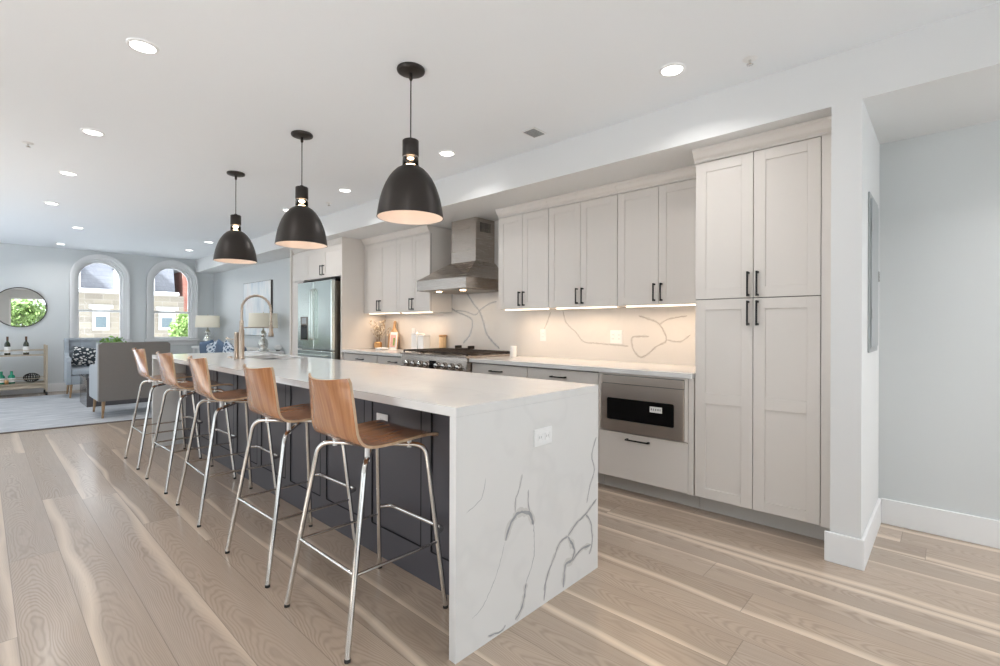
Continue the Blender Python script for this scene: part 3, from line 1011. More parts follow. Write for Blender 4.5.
base('greige base cabinet with one drawer just left of the range', 4.336, 4.886, True, 4.56)
base('greige base cabinet with one drawer beside the fridge surround', 4.888, 5.664, True, 5.245)
# microwave cabinet
y0, y1 = 1.2115, 1.924
loc = (3.47, (y0 + y1) / 2, 0)
t = thing('base_cabinet', 'greige base cabinet holding the built-in microwave above a wide drawer', 'cabinet', loc)
c = MB().box((XF + .021, y0, .105), (3.779, y0 + .018, .868), MT['cab']).box((XF + .021, y1 - .018, .105), (3.779, y1, .868), MT['cab'])
c.box((XF + .021, y0 + .018, .105), (3.779, y1 - .018, .125), MT['cab']).box((XF + .021, y0 + .018, .425), (3.779, y1 - .018, .445), MT['cab']).box((3.76, y0 + .018, .125), (3.779, y1 - .018, .868), MT['cab'])
c.box((XF, y0 + .001, .108), (XF + .02, 1.246, .868), MT['cab'], .001, 1)
c.box((XF, 1.250, .447), (XF + .02, 1.273, .866), MT['cab'], .001, 1).box((XF, 1.893, .447), (XF + .02, 1.9225, .866), MT['cab'], .001, 1)
c.box((XF, 1.273, .855), (XF + .02, 1.893, .866), MT['cab'])
in_local(c, loc).build('carcass', t)
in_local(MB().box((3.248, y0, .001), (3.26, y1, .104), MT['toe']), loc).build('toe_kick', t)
d = in_local(MB().box((XF, 1.2495, .112), (XF + .0195, 1.9215, .442), MT['cab'], .0015, 1), loc).build('drawer', t)
in_local(handle(MB(), XF, 1.600, .402, .176, False), loc).build('handle', d)
# microwave drawer
loc = (3.14, 1.583, .4525)
t = thing('microwave', 'stainless steel built-in microwave drawer with a black window', 'microwave', loc)
in_local(MB().box((3.158, 1.2755, .4535), (3.66, 1.8905, .851), MT['steeld']), loc).build('housing', t)
in_local(MB().box((3.136, 1.2755, .796), (3.157, 1.8905, .851), MT['steelm'], .002), loc).build('control_panel', t)
d = in_local(plate('m', [(1.2755, .4535), (1.8905, .4535), (1.8905, .790), (1.2755, .790)], [rrect(1.336, .532, 1.842, .690, .012)], .021, MT['steelm'], lambda a, b, h: (3.1465 + h, a, b)), loc).build('drawer_front', t)
in_local(MB().prism(rrect(1.3362, .5322, 1.8418, .6898, .012), 3.140, 3.156, MT['blackglass'], 'X'), loc).build('window', d)
lab = MB().box((3.1388, 1.420, .618), (3.1396, 1.508, .658), MT['label'])
for k, (a, b_) in enumerate(((.0, .008), (.014, .010), (.030, .011), (.047, .009), (.061, .011))):
    lab.box((3.1385, 1.430 + a, .632), (3.1387, 1.430 + a + b_ * .8, .646), MT['ink'])
in_local(lab, loc)
o = lab.build('sticker', t); o['label'] = 'white paper sticker'

# worktops and splashback
def counter(label, y0, y1):
    mb = MB().box((3.118, y0, .8705), (3.7795, y1, .905), MT['quartz'], .002, 1)
    o = in_local(mb, (3.45, (y0 + y1) / 2, .87)).build('countertop', None, (3.45, (y0 + y1) / 2, .87))
    return tag(o, label, 'worktop')
counter('white quartz worktop between the range and the tall cabinet', 1.2115, 3.294)
counter('white quartz worktop between the range and the fridge surround', 4.335, 5.664)
BS = [([(2.696, 1.359), (2.656, 1.243), (2.539, 1.146), (2.463, 1.068), (2.317, 1.056), (2.01, 1.04)], 1.2), ([(2.84, 1.345), (2.902, 1.21), (2.945, 1.142)], 1.4), ([(1.916, 1.299), (1.823, 1.269), (1.733, 1.226), (1.674, 1.1), (1.762, 1.042), (1.883, 0.951), (1.962, 1.006), (1.978, 1.109), (1.915, 1.124), (1.822, 1.126)], 1.3), ([(1.674, 1.1), (1.561, 1.089), (1.479, 1.145)], 1), ([(1.733, 1.226), (1.66, 1.268), (1.506, 1.294)], 1), ([(4.03, 1.584), (3.919, 1.457), (3.832, 1.379), (3.767, 1.258), (3.704, 1.11), (3.521, 0.968)], 2.0), ([(3.832, 1.379), (3.685, 1.45), (3.563, 1.475)], 1.3), ([(4.285, 1.579), (4.309, 1.452), (4.237, 1.387), (3.984, 1.305), (3.94, 1.229), (3.983, 1.106), (4.095, 1.011)], 1.7), ([(4.237, 1.387), (4.074, 1.378), (3.896, 1.335), (3.832, 1.379)], 1.1)]
mb = MB().box((3.780, 1.2115, .9055), (3.7985, 5.664, 1.3695), MT['edge']).box((3.780, 3.2375, 1.3702), (3.7985, 4.286, 2.3445), MT['edge'])
veins(mb, BS[:5], lambda a, b, k=0: (3.7795 + k, a, b), MT['vein2'], 1.9, 3, MT['halo'])
veins(mb, BS[5:], lambda a, b, k=0: (3.7795 + k, a, b), MT['vein'], 2.4, 4, MT['halo'])
o = in_local(mb, (3.79, 3.4, .905)).build('backsplash', None, (3.79, 3.4, .905))
tag(o, 'white quartz splashback with grey veins behind the worktops and range', 'splashback')

# wall cabinets
def upper(label, y0, y1, ysplit, hys, hz=1.465, edge_panel=False):
    x = 3.45
    loc = (3.62, (y0 + y1) / 2, 1.371)
    t = thing('wall_cabinet', label, 'cabinet', loc)
    in_local(MB().box((x + .0205, y0 + .0005, 1.371), (3.779, y1 - .0005, 2.3435), MT['cab']).box((x + .0195, y0 + .001, 1.376), (x + .0209, y1 - .001, 2.258), MT['gap']), loc).build('carcass', t)
    in_local(crown(x, y0 + .0005, y1 - .0005, MT['cab']), loc).build('crown_molding', t)
    for (ya_, yc_), hy in (((y0 + .002, ysplit - .0015), hys[0]), ((ysplit + .0015, y1 - .002), hys[1])):
        d = in_local(shaker(x, ya_, yc_, 1.3735, 2.2585, MT['cab'], .060, (), .019, .0055), loc).build('door', t)
        in_local(handle(MB(), x, hy, hz, .135), loc).build('handle', d)
    s_ = in_local(MB().box((3.50, y0 + .05, 1.362), (3.53, y1 - .05, 1.3705), MT['strip']), loc).build('light_bar', t)
    s_['label'] = 'glowing warm light bar'
    u_ = area('under_cabinet_light', (3.57, (y0 + y1) / 2, 1.358), (0, 0, 0), .03, (y1 - y0) - .16, .95, (1, .73, .50))
    u_.data.spread = math.radians(168)
    return t
upper('greige two-door wall cabinet just right of the cooker hood', 2.621, 3.233, 2.925, (2.90, 2.952))
upper('greige two-door wall cabinet in the middle of the three on the right', 1.935, 2.619, 2.283, (2.255, 2.311))
upper('greige two-door wall cabinet touching the tall cabinet', 1.2115, 1.933, 1.593, (1.565, 1.621))
upper('greige two-door wall cabinet just left of the cooker hood', 4.290, 4.928, 4.615, (4.588, 4.642), 1.465)
upper('greige two-door wall cabinet beside the fridge surround', 4.930, 5.664, 5.297, (5.27, 5.325), 1.465)

# fridge surround and cabinet above it
loc = (3.47, 6.43, 0)
t = thing('fridge_surround', 'greige surround with a two-door cabinet above the fridge', 'cabinet', loc)
in_local(MB().box((XF - .02, 5.667, 0), (3.797, 5.700, 2.3435), MT['cab'], .001, 1), loc).build('side_panel', t)
in_local(MB().box((XF - .02, 7.150, 0), (3.797, 7.197, 2.3435), MT['cab'], .001, 1), loc).build('side_panel', t)
in_local(MB().box((XF, 6.78, 0), (3.70, 7.149, 1.85), MT['cab'], .001, 1), loc).build('filler_panel', t)
in_local(MB().box((XF + .051, 5.701, 1.852), (3.797, 7.149, 2.3435), MT['cab']), loc).build('carcass', t)
in_local(crown(XF + .03, 5.701, 7.149, MT['cab']), loc).build('crown_molding', t)
for a, b_, hy in ((5.703, 6.208, 6.175), (6.212, 6.72, 6.245)):
    d = in_local(shaker(XF, a, b_, 1.855, 2.2585, MT['cab']), loc).build('door', t)
    in_local(handle(MB(), XF, hy, 1.96, .135), loc).build('handle', d)
in_local(MB().box((XF, 6.723, 1.855), (XF + .0195, 7.149, 2.2585), MT['cab'], .001, 1), loc).build('filler_panel', t)

# fridge
loc = (3.03, 6.22, 0)
t = thing('refrigerator', 'stainless steel french-door refrigerator', 'refrigerator', loc)
fx, fy0, fy1 = 3.03, 5.745, 6.700
in_local(MB().box((fx + .06, fy0 + .004, .04), (3.75, fy1 - .004, 1.785), MT['steeld'], .004), loc).build('body', t)
in_local(MB().box((fx + .08, fy0 + .03, .0), (3.70, fy1 - .03, .039), MT['rubber']), loc).build('plinth', t)
for a, b_ in ((fy0, 6.2175), (6.2225, fy1)):
    d = in_local(MB().box((fx, a, .888), (fx + .058, b_, 1.800), MT['steelv'], .010, 3), loc).build('door', t)
    yy = 6.19 if a == fy0 else 6.25
    in_local(MB().tube(fillet([(fx - .002, yy, 1.02), (fx - .036, yy, 1.04), (fx - .036, yy, 1.68), (fx - .002, yy, 1.70)], .02, 4), .0085, MT['steelv'], 10), loc).build('handle', d)
    if a > 6.0:
        dp = MB().box((fx - .003, 6.385, 1.01), (fx + .0005, 6.60, 1.33), MT['steeld'], .001, 1)
        dp.box((fx - .0045, 6.40, 1.02), (fx - .0032, 6.585, 1.22), MT['blackglass'])
        dp.box((fx - .006, 6.43, 1.235), (fx - .0032, 6.555, 1.315), MT['panelgrey'])
        in_local(dp, loc).build('water_dispenser', d)
for z0, z1 in ((.48, .878), (.06, .472)):
    d = in_local(MB().box((fx, fy0, z0), (fx + .058, fy1, z1), MT['steelv'], .010, 3), loc).build('freezer_drawer', t)
    in_local(MB().tube(fillet([(fx - .002, fy0 + .08, z1 - .06), (fx - .036, fy0 + .10, z1 - .06), (fx - .036, fy1 - .10, z1 - .06), (fx - .002, fy1 - .08, z1 - .06)], .02, 4), .0085, MT['steelv'], 10), loc).build('handle', d)
in_local(MB().box((fx + .07, fy0 + .02, 1.786), (3.3, fy1 - .02, 1.825), MT['black']), loc).build('hinge_cover', t)

# cooker hood
hc = 3.786
loc = (3.79, hc, 1.57)
t = thing('range_hood', 'stainless steel chimney cooker hood above the range', 'cooker hood', loc)
hx, a, b_ = 3.175, 3.40, 4.172
hd = MB()
hd.box((hx, a, 1.578), (3.779, b_, 1.688), MT['steel'], .002, 1)
vs = [(hx + .001, a + .001, 1.6885), (3.779, a + .001, 1.6885), (3.779, b_ - .001, 1.6885), (hx + .001, b_ - .001, 1.6885), (3.485, 3.590, 1.885), (3.779, 3.590, 1.885), (3.779, 3.982, 1.885), (3.485, 3.982, 1.885)]
hd.add(vs, [[0, 1, 5, 4], [1, 2, 6, 5], [2, 3, 7, 6], [3, 0, 4, 7], [4, 5, 6, 7]], MT['steel'])
in_local(hd, loc).build('canopy', t)
in_local(MB().box((3.493, 3.597, 1.8855), (3.779, 3.975, 2.3435), MT['steel'], .0015, 1), loc).build('chimney', t)
v = MB()
for k in range(9):
    v.box((3.56 + k * .018, 3.5955, 2.20), (3.567 + k * .018, 3.5968, 2.30), MT['groove'])
in_local(v, loc).build('vent_slots', t)
in_local(MB().box((hx + .03, a + .03, 1.573), (3.75, b_ - .03, 1.5775), MT['steeld']), loc).build('filter', t)
for y in (3.6, 3.97):
    in_local(MB().lathe([(.0001, -.004), (.028, -.004), (.030, 0)], MT['bulb'], 16, (3.32, y, 1.5725)), loc).build('hood_lamp', t)
area('hood_light', (3.42, hc, 1.566), (0, 0, 0), .3, .5, 1.2, (1, .8, .6))

# range
rx, ry0, ry1 = 3.085, 3.300, 4.328
loc = (3.4, (ry0 + ry1) / 2, 0)
t = thing('range_cooker', 'wide stainless steel range with eight knobs and black grates', 'range', loc)
in_local(MB().box((rx + .02, ry0, .08), (3.775, ry1, .905), MT['steel'], .002, 1), loc).build('body', t)
cp = MB().prism([(rx, .745), (rx + .02, .735), (rx + .0195, .905), (rx + .012, .905)], ry0, ry1, MT['steel'], 'Y')
in_local(cp, loc).build('control_panel', t)
in_local(MB().box((rx - .01, ry0, .9055), (3.775, ry1, .925), MT['steel'], .003, 1), loc).build('cooktop', t)
yk = [3.40, 3.505, 3.61, 3.715, 3.885, 3.99, 4.095, 4.20]
for y in yk:
    k = MB()
    xf = Matrix.Translation((rx + .006, y, .815)) @ Matrix.Rotation(-PI / 2, 4, 'Y')
    k.lathe([(.034, 0), (.036, .006), (.030, .010)], MT['steel'], 24, xf=xf)
    k.lathe([(.027, .010), (.025, .034), (.022, .038), (.0001, .038)], MT['chrome'], 24, xf=xf)
    k.box((-.004, -.022, .030), (.004, .022, .046), MT['black'], .001, 1, xf=xf)
    in_local(k, loc).build('knob', t)
in_local(MB().box((rx + .002, 3.75, .765), (rx + .010, 3.85, .86), MT['blackglass'], .001, 1), loc).build('clock', t)
for a, b_ in ((ry0 + .005, 3.70), (3.704, ry1 - .005)):
    d = in_local(MB().box((rx - .012, a, .17), (rx + .019, b_, .73), MT['steel'], .003, 1), loc).build('oven_door', t)
    in_local(MB().box((rx - .0135, a + .07, .27), (rx - .0122, b_ - .07, .56), MT['blackglass']), loc).build('oven_window', d)
    in_local(MB().tube(fillet([(rx - .014, a + .04, .68), (rx - .055, a + .045, .68), (rx - .055, b_ - .045, .68), (rx - .014, b_ - .04, .68)], .015, 3), .011, MT['chrome'], 10), loc).build('handle', d)
for gy0, gy1 in ((3.315, 3.645), (3.65, 3.98), (3.985, 4.315)):
    g = MB()
    gx0, gx1 = 3.11, 3.70
    for x in (gx0, (gx0 + gx1) / 2, gx1 - .012):
        g.box((x, gy0, .938), (x + .012, gy1, .952), MT['iron'], .002, 1)
    for k in range(6):
        y = gy0 + (gy1 - gy0 - .012) * k / 5
        g.box((gx0, y, .940), (gx1, y + .010, .954), MT['iron'], .002, 1)
    for x in (gx0, gx1 - .012):
        for y in (gy0, gy1 - .012):
            g.box((x, y, .9255), (x + .012, y + .012, .94), MT['iron'])
    in_local(g, loc).build('grate', t)
    for x in (3.26, 3.55):
        in_local(MB().lathe([(.0001, .936), (.035, .935), (.045, .9255), (.0001, .9255)], MT['iron'], 20, (x, (gy0 + gy1) / 2, 0)), loc).build('burner', t)
in_local(MB().box((3.715, ry0 + .003, .9255), (3.775, ry1 - .003, .948), MT['iron'], .002, 1), loc).build('rear_trim', t)
# dark trivet
t = thing('trivet', 'dark metal rest with upturned ends on the back of the range', 'trivet', (3.69, 3.97, .9545))
MB().box((-.05, -.105, .0), (.05, .105, .008), MT['iron'], .003, 1).box((-.05, -.110, 0), (.05, -.100, .036), MT['iron'], .003, 1).box((-.05, .100, 0), (.05, .110, .036), MT['iron'], .003, 1).build('rest', t)

# ---------------------------------------------------------------- things on the wall worktop
CZ = .9055
t = thing('candle_jar', 'small white ribbed candle jar right of the range', 'candle', (3.56, 3.13, CZ))
pf = [(.0001, 0), (.033, 0)]
for k in range(10):
    pf += [(.0345, .004 + k * .010), (.0325, .009 + k * .010)]
pf += [(.033, .108), (.028, .110), (.027, .098), (.0001, .098)]
MB().lathe(pf, MT['pot'], 28).build('jar', t)
# amber pot with stems
t = thing('flower_vase', 'amber pot of dried pale stems beside the fridge surround', 'vase', (3.60, 5.56, CZ))
MB().lathe([(.0001, 0), (.045, 0), (.052, .03), (.052, .07), (.044, .09), (.040, .09), (.045, .07), (.045, .02), (.0001, .02)], MT['goldpot'], 28).build('pot', t)
rnd = random.Random(3)
for k in range(20):
    a = rnd.uniform(0, 2 * PI); l_ = rnd.uniform(.22, .37); sp_ = rnd.uniform(.03, .14) if math.sin(a) < .3 else rnd.uniform(.02, .085)
    pts = [(.01 * math.cos(a), .01 * math.sin(a), .03), (sp_ * .4 * math.cos(a), sp_ * .4 * math.sin(a), .03 + l_ * .55), (sp_ * math.cos(a), sp_ * math.sin(a), .03 + l_)]
    s_ = MB().tube(pts, .0016, MT['stem'], 5)
    for q in range(12):
        u = rnd.uniform(.45, 1)
        p = Vector(pts[0]).lerp(Vector(pts[2]), u) + Vector((rnd.uniform(-.022, .022), rnd.uniform(-.022, .022), rnd.uniform(-.01, .01)))
        s_.sphere(p, rnd.uniform(.004, .008), MT['bud'] if q % 3 else MT['stem'], 6, (1, 1, 1.5))
    s_.build('stem', t)
# bottle-shaped cutting board leaning
t = thing('cutting_board', 'wooden cutting board with a long neck leaning on the splashback', 'cutting board', (3.70, 5.38, CZ))
bp = [(-.10, 0), (.10, 0), (.105, .14), (.095, .19), (.05, .245), (.026, .275), (.022, .36), (.0, .372), (-.022, .36), (-.026, .275), (-.05, .245), (-.095, .19), (-.105, .14)]
MB().prism(bp, -.008, .008, MT['board'], 'X', xf=Matrix.Translation((.0, 0, .002)) @ Matrix.Rotation(.12, 4, 'Y')).build('board', t)
t = thing('photo_card', 'small framed pink and green card standing before the cutting board', 'card', (3.62, 5.26, CZ))
xf = Matrix.Rotation(.10, 4, 'Y')
MB().box((0, -.075, .0015), (.008, .075, .225), MT['white'], .001, 1, xf=xf).build('frame', t)
MB().box((-.0012, -.055, .03), (-.0002, .06, .19), MT['pink'], xf=xf).box((-.0020, -.04, .05), (-.0014, -.0, .15), MT['leaf'], xf=xf).build('picture', t)
t = thing('tray', 'low white tray in front of the card and the amber pot', 'tray', (3.47, 5.27, CZ))
MB().lathe([(.0001, 0), (.070, 0), (.085, .012), (.088, .026), (.084, .026), (.080, .014), (.068, .006), (.0001, .006)], MT['pot'], 32).build('dish', t)
for dy, h, lb in ((4.715, .215, 'taller white square canister, left one of the pair by the range'), (4.585, .195, 'shorter white square canister, right one of the pair by the range')):
    t = thing('canister', lb, 'canister', (3.60, dy, CZ), 0, 'white canisters')
    MB().box((-.052, -.052, 0), (.052, .052, h - .022), MT['white'], .006).build('body', t)
    MB().box((-.054, -.054, h - .021), (.054, .054, h), MT['pot'], .004).sphere((0, 0, h + .008), .012, MT['pot'], 10).build('lid', t)
t = thing('wooden_jar', 'bamboo jar with a flat lid behind the range', 'jar', (3.735, 4.40, CZ))
MB().lathe([(.0001, 0), (.040, 0), (.044, .004), (.044, .175), (.0001, .175)], MT['bamboo'], 24).build('body', t)
MB().lathe([(.0001, .176), (.047, .176), (.047, .197), (.042, .200), (.0001, .200)], MT['board'], 24).build('lid', t)

# electrical panel on the partition
t = thing('electrical_panel', 'grey metal electrical panel on the side of the partition wall', 'electrical panel', (3.415, .3175, 1.07))
MB().box((-.195, -.008, 0), (.195, -.0004, .86), MT['panelgrey'], .002).build('frame', t)
d = MB().box((-.165, -.016, .03), (.155, -.0085, .83), MT['panelgrey'], .003).build('door', t)
for z in (.18, .65):
    MB().box((-.178, -.020, z), (-.163, -.0165, z + .06), MT['chrome'], .001).build('hinge', d)
MB().box((.12, -.024, .40), (.145, -.0165, .46), MT['chrome'], .002).build('latch', d)

# ---------------------------------------------------------------- living area
# rug
def ry(x): return 7.685 - .106 * x
mb = MB()
mb.prism([(XL + .1, ry(XL + .1)), (3.0, ry(3.0)), (3.0, 11.25), (XL + .1, 11.25)], .0005, .010, MT['rug'])
mb.prism([(XL + .1, ry(XL + .1) - .012), (3.01, ry(3.01) - .012), (3.01, ry(3.01) + .022), (XL + .1, ry(XL + .1) + .022)], .0005, .0125, MT['rugedge'])
tag(mb.build('rug'), 'large pale grey rug with a dark bound edge under the armchairs', 'rug')

def make_armchair(fab, fab2):
    """faces local -Y; origin on the floor at the centre"""
    t = thing('armchair', '', 'armchair')
    w, dpt, hgt = .385, .39, .97
    bk = MB()
    # outer back (plain)
    pts = [(-w, .22), (w, .22), (w, hgt - .03), (w - .03, hgt), (-w + .03, hgt), (-w, hgt - .03)]
    bk.prism(pts, dpt - .09, dpt, fab2, 'Y')
    bk.build('outer_back', t)
    tb = MB()
    def tuft(u, v):
        x = (u * 2 - 1) * (w - .055); z = .42 + v * .545
        y = dpt - .135 - .028 * abs(math.cos(u * PI * 4 + (PI / 2 if int(v * 4) % 2 else 0))) ** .6 * abs(math.cos(v * PI * 4)) ** .5
        if v > .97: y = dpt - .092
        return (x, y, z)
    tb.grid(tuft, 40, 32, fab)
    for r_ in range(3):
        for c_ in range(4 if r_ % 2 else 3):
            x = (c_ - (1.5 if r_ % 2 else 1)) * .16
            tb.sphere((x, dpt - .150, .53 + r_ * .15), .011, fab, 8)
    tb.build('tufted_back', t)
    for s_ in (-1, 1):
        side = MB()
        x0, x1 = s_ * (w - .055), s_ * w
        poly = [(-dpt + .02, .22), (-dpt, .26), (-dpt, .60), (-dpt + .05, .655), (.05, .665), (.13, .72), (.18, hgt - .06), (.22, hgt), (dpt - .092, hgt), (dpt - .092, .22)]
        side.prism(poly, x0, x1, fab, 'X')
        side.build('arm', t)
    MB().box((-w + .056, -dpt + .01, .22), (w - .056, dpt - .14, .36), fab, .012).build('seat_base', t)
    MB().box((-w + .058, -dpt - .005, .362), (w - .058, dpt - .155, .47), fab, .035, 3, smooth=True).build('seat_cushion', t)
    for sx in (-1, 1):
        for sy in (-1, 1):
            MB().cyl((sx * (w - .045), sy * (dpt - .045) + (.01 if sy > 0 else -.01), 0), (sx * (w - .06), sy * (dpt - .07), .219), .012, MT['legwood'], 12, r2=.021).build('leg', t)
    return t
ch = make_armchair(MT['coolfab'], MT['greyfab'])
ch.location = (1.405, 8.29, .0107)
ch.rotation_euler = (0, 0, PI)
ch['label'] = 'grey armchair with its plain back turned to the kitchen'
ch['group'] = 'grey wing armchairs'
dup(ch, (1.352, 10.86, .0107), -.04, 'cool grey tufted wing armchair facing the kitchen below the first arched window', 'grey wing armchairs')

def pillow(name, label, loc, rot, sx, sy, th, m, group=None):
    mb = MB()
    for sgn in (1, -1):
        def f(u, v):
            a, b = u * 2 - 1, v * 2 - 1
            k = (max(0, 1 - a ** 4) * max(0, 1 - b ** 4)) ** .5
            pin = 1 - .06 * (1 - abs(a)) * abs(b) - .06 * (1 - abs(b)) * abs(a)
            return (a * sx / 2 * pin, sgn * k * th / 2, b * sy / 2 * pin)
        mb.grid(f, 16, 16, m)
    o = mb.build(name)
    o.location = loc
    o.rotation_euler = rot
    tag(o, label, 'pillow', group)
    return o
pillow('throw_pillow', 'black and white woven pillow on the tufted armchair', (1.26, 10.85, .655), (.22, .15, -.04), .42, .34, .13, MT['pillowbw'])
# coffee table
t = thing('coffee_table', 'dark glossy block coffee table between the armchairs', 'coffee table', (1.45, 9.52, .0107))
MB().box((-.40, -.36, 0), (.40, .36, .40), MT['darktable'], .004).build('base', t)
MB().box((-.41, -.37, .4005), (.41, .37, .430), MT['darktable'], .004).build('top', t)
t = thing('potted_plant', 'green leafy plant on the coffee table', 'potted plant', (1.40, 9.55, .4415))
MB().lathe([(.0001, 0), (.06, 0), (.09, .06), (.10, .16), (.092, .17), (.082, .15), (.0001, .15)], MT['pot'], 24).build('pot', t)
def leafball(m, n, c, rx_, ry_, rz_, size, seed, hollow=.5):
    r = random.Random(seed)
    mb = MB(); vs = []; fs = []
    for k in range(n):
        d = Vector((r.gauss(0, 1), r.gauss(0, 1), r.gauss(0, 1))).normalized() * (r.uniform(hollow, 1))
        p = Vector((c[0] + d.x * rx_, c[1] + d.y * ry_, c[2] + d.z * rz_))
        a = Vector((r.gauss(0, 1), r.gauss(0, 1), r.gauss(0, 1))).normalized()
        b = a.cross(Vector((r.gauss(0, 1), r.gauss(0, 1), r.gauss(0, 1)))).normalized()
        s_ = size * r.uniform(.6, 1.3)
        o = len(vs)
        vs += [p - a * s_, p + b * s_ * .45, p + a * s_, p - b * s_ * .45]
        fs.append([o, o + 1, o + 2, o + 3])
    return mb.add(vs, fs, m)
leafball(MT['leaf'], 420, (0, 0, .44), .20, .20, .16, .035, 4, .2).build('foliage', t)
MB().tube([(0, 0, .15), (.01, 0, .30), (0, 0, .40)], .008, MT['stem'], 6).build('stem', t)

# sofa against the right wall
t = thing('sofa', 'low pale sofa against the living room side wall', 'sofa', (2.98, 9.72, .0107))
MB().box((-.42, -1.12, .10), (.46, 1.12, .38), MT['cream'], .02).build('base', t)
MB().box((.24, -1.12, .382), (.46, 1.12, .80), MT['cream'], .04, 3).build('backrest', t)
for s_ in (-1, 1):
    MB().box((-.42, s_ * 1.12, .382), (.238, s_ * .97, .60), MT['cream'], .03, 3).build('arm', t)
    MB().box((-.42, s_ * .005 if s_ > 0 else -.005, .384), (.236, s_ * .965, .50), MT['cream'], .03, 3).build('seat_cushion', t)
for sx in (-.36, .40):
    for sy in (-1.05, 1.05):
        MB().cyl((sx, sy, 0), (sx, sy, .10), .02, MT['legwood'], 10).build('leg', t)
PG = 'pillows along the sofa'
pillow('throw_pillow', 'plain blue pillow at the window end of the sofa', (3.02, 10.62, .715), (0.0, .12, PI / 2 + .25), .44, .40, .14, MT['blue'], PG)
pillow('throw_pillow', 'blue and white printed pillow, second from the window end of the sofa', (3.00, 10.16, .70), (0.0, .25, PI / 2 + .15), .42, .40, .14, MT['bluepat'], PG)
pillow('throw_pillow', 'plain blue pillow, middle of the sofa', (3.00, 9.72, .71), (0.0, -.3, PI / 2 + .1), .42, .40, .14, MT['blue'], PG)
pillow('throw_pillow', 'blue and white printed pillow just left of the tap', (2.98, 9.30, .70), (0.0, -.35, PI / 2), .40, .40, .14, MT['bluepat'], PG)
pillow('throw_pillow', 'deep blue pillow seen just right of the tap', (3.03, 8.85, .70), (0.0, -.2, PI / 2 - .1), .38, .38, .13, MT['blue'], PG)
t = thing('ceramic_vase', 'rounded cream ceramic piece with a dark foot beside the lamp behind the tap', 'vase', (3.41, 8.27, .782))
xf = Matrix.Rotation(0, 4, 'X')
MB().lathe([(.0001, .012), (.03, .013), (.062, .04), (.066, .06), (.055, .085), (.03, .10), (.0001, .102)], MT['pot'], 28).build('body', t)
MB().lathe([(.0001, 0), (.034, 0), (.034, .0115), (.0001, .0115)], MT['frame'], 24).build('foot', t)

def make_lamp():
    t = thing('table_lamp', '', 'table lamp', group='table lamps beside the sofa')
    MB().lathe([(.0001, 0), (.085, 0), (.085, .02), (.05, .03), (.07, .07), (.078, .12), (.06, .19), (.03, .22), (.045, .25), (.05, .29), (.03, .335), (.014, .35), (.012, .42), (.0001, .42)], MT['lampglass'], 28).build('lamp_base', t)
    s_ = MB().lathe([(.212, .40), (.225, .385)], MT['shade'], 40)
    s_ = MB().lathe([(.224, .385), (.214, .630), (.211, .630), (.221, .385), (.224, .385)], MT['shade'], 40)
    s_.build('lamp_shade', t)
    MB().cyl((0, 0, .42), (0, 0, .50), .010, MT['gold'], 10).sphere((0, 0, .53), .028, MT['white'], 12).build('bulb', t)
    MB().cyl((-.211, 0, .615), (.211, 0, .615), .003, MT['gold'], 6).cyl((0, 0, .60), (0, 0, .655), .006, MT['gold'], 8).build('harp', t)
    return t
lm = make_lamp()
lm.location = (3.205, 11.25, .782)
lm['label'] = 'table lamp with drum shade nearest the arched windows'
dup(lm, (3.20, 8.35, .782), 0, 'table lamp with drum shade behind the tap')
def make_table():
    t = thing('side_table', '', 'side table', group='side tables beside the sofa')
    MB().box((-.24, -.20, .73), (.24, .20, .77), MT['trim'], .004).build('top', t)
    for sx in (-1, 1):
        for sy in (-1, 1):
            MB().box((sx * .22, sy * .18, 0), (sx * .19, sy * .15, .7295), MT['trim'], .002, 1).build('leg', t)
    MB().box((-.215, -.175, .22), (.215, .175, .24), MT['trim'], .002, 1).build('shelf', t)
    return t
tb = make_table()
tb.location = (3.20, 11.25, .0112)
tb['label'] = 'white side table under the lamp nearest the windows'
dup(tb, (3.22, 8.35, .0112), 0, 'white side table under the lamp behind the tap')

# painting
t = thing('painting', 'blue and white abstract painting in a dark edge above the sofa', 'painting', (3.4995, 9.37, 1.03))
MB().box((-.034, -.65, .0), (-.001, .65, .98), MT['canvas']).build('canvas', t)
fm = MB()
for a_, b_ in (((-.0342, -.656, -.006), (-.001, -.6505, .986)), ((-.0342, .6505, -.006), (-.001, .656, .986)), ((-.0342, -.65, -.006), (-.001, .65, -.0005)), ((-.0342, -.65, .9805), (-.001, .65, .986))):
    fm.box(a_, b_, MT['frame'])
fm.build('frame', t)
# mirror
t = thing('wall_mirror', 'round wall mirror with a thin dark frame above the bar cart', 'mirror', (.465, YF - .0005, 1.513))
xf = Matrix.Rotation(PI / 2, 4, 'X')
MB().lathe([(.0001, .018), (.334, .018), (.334, .0), (.0001, 0)], MT['mirror'], 64, xf=xf, smooth=False).build('glass', t)
MB().lathe([(.335, 0), (.335, .024), (.345, .026), (.349, .022), (.349, 0)], MT['frame'], 64, xf=xf).build('frame', t)

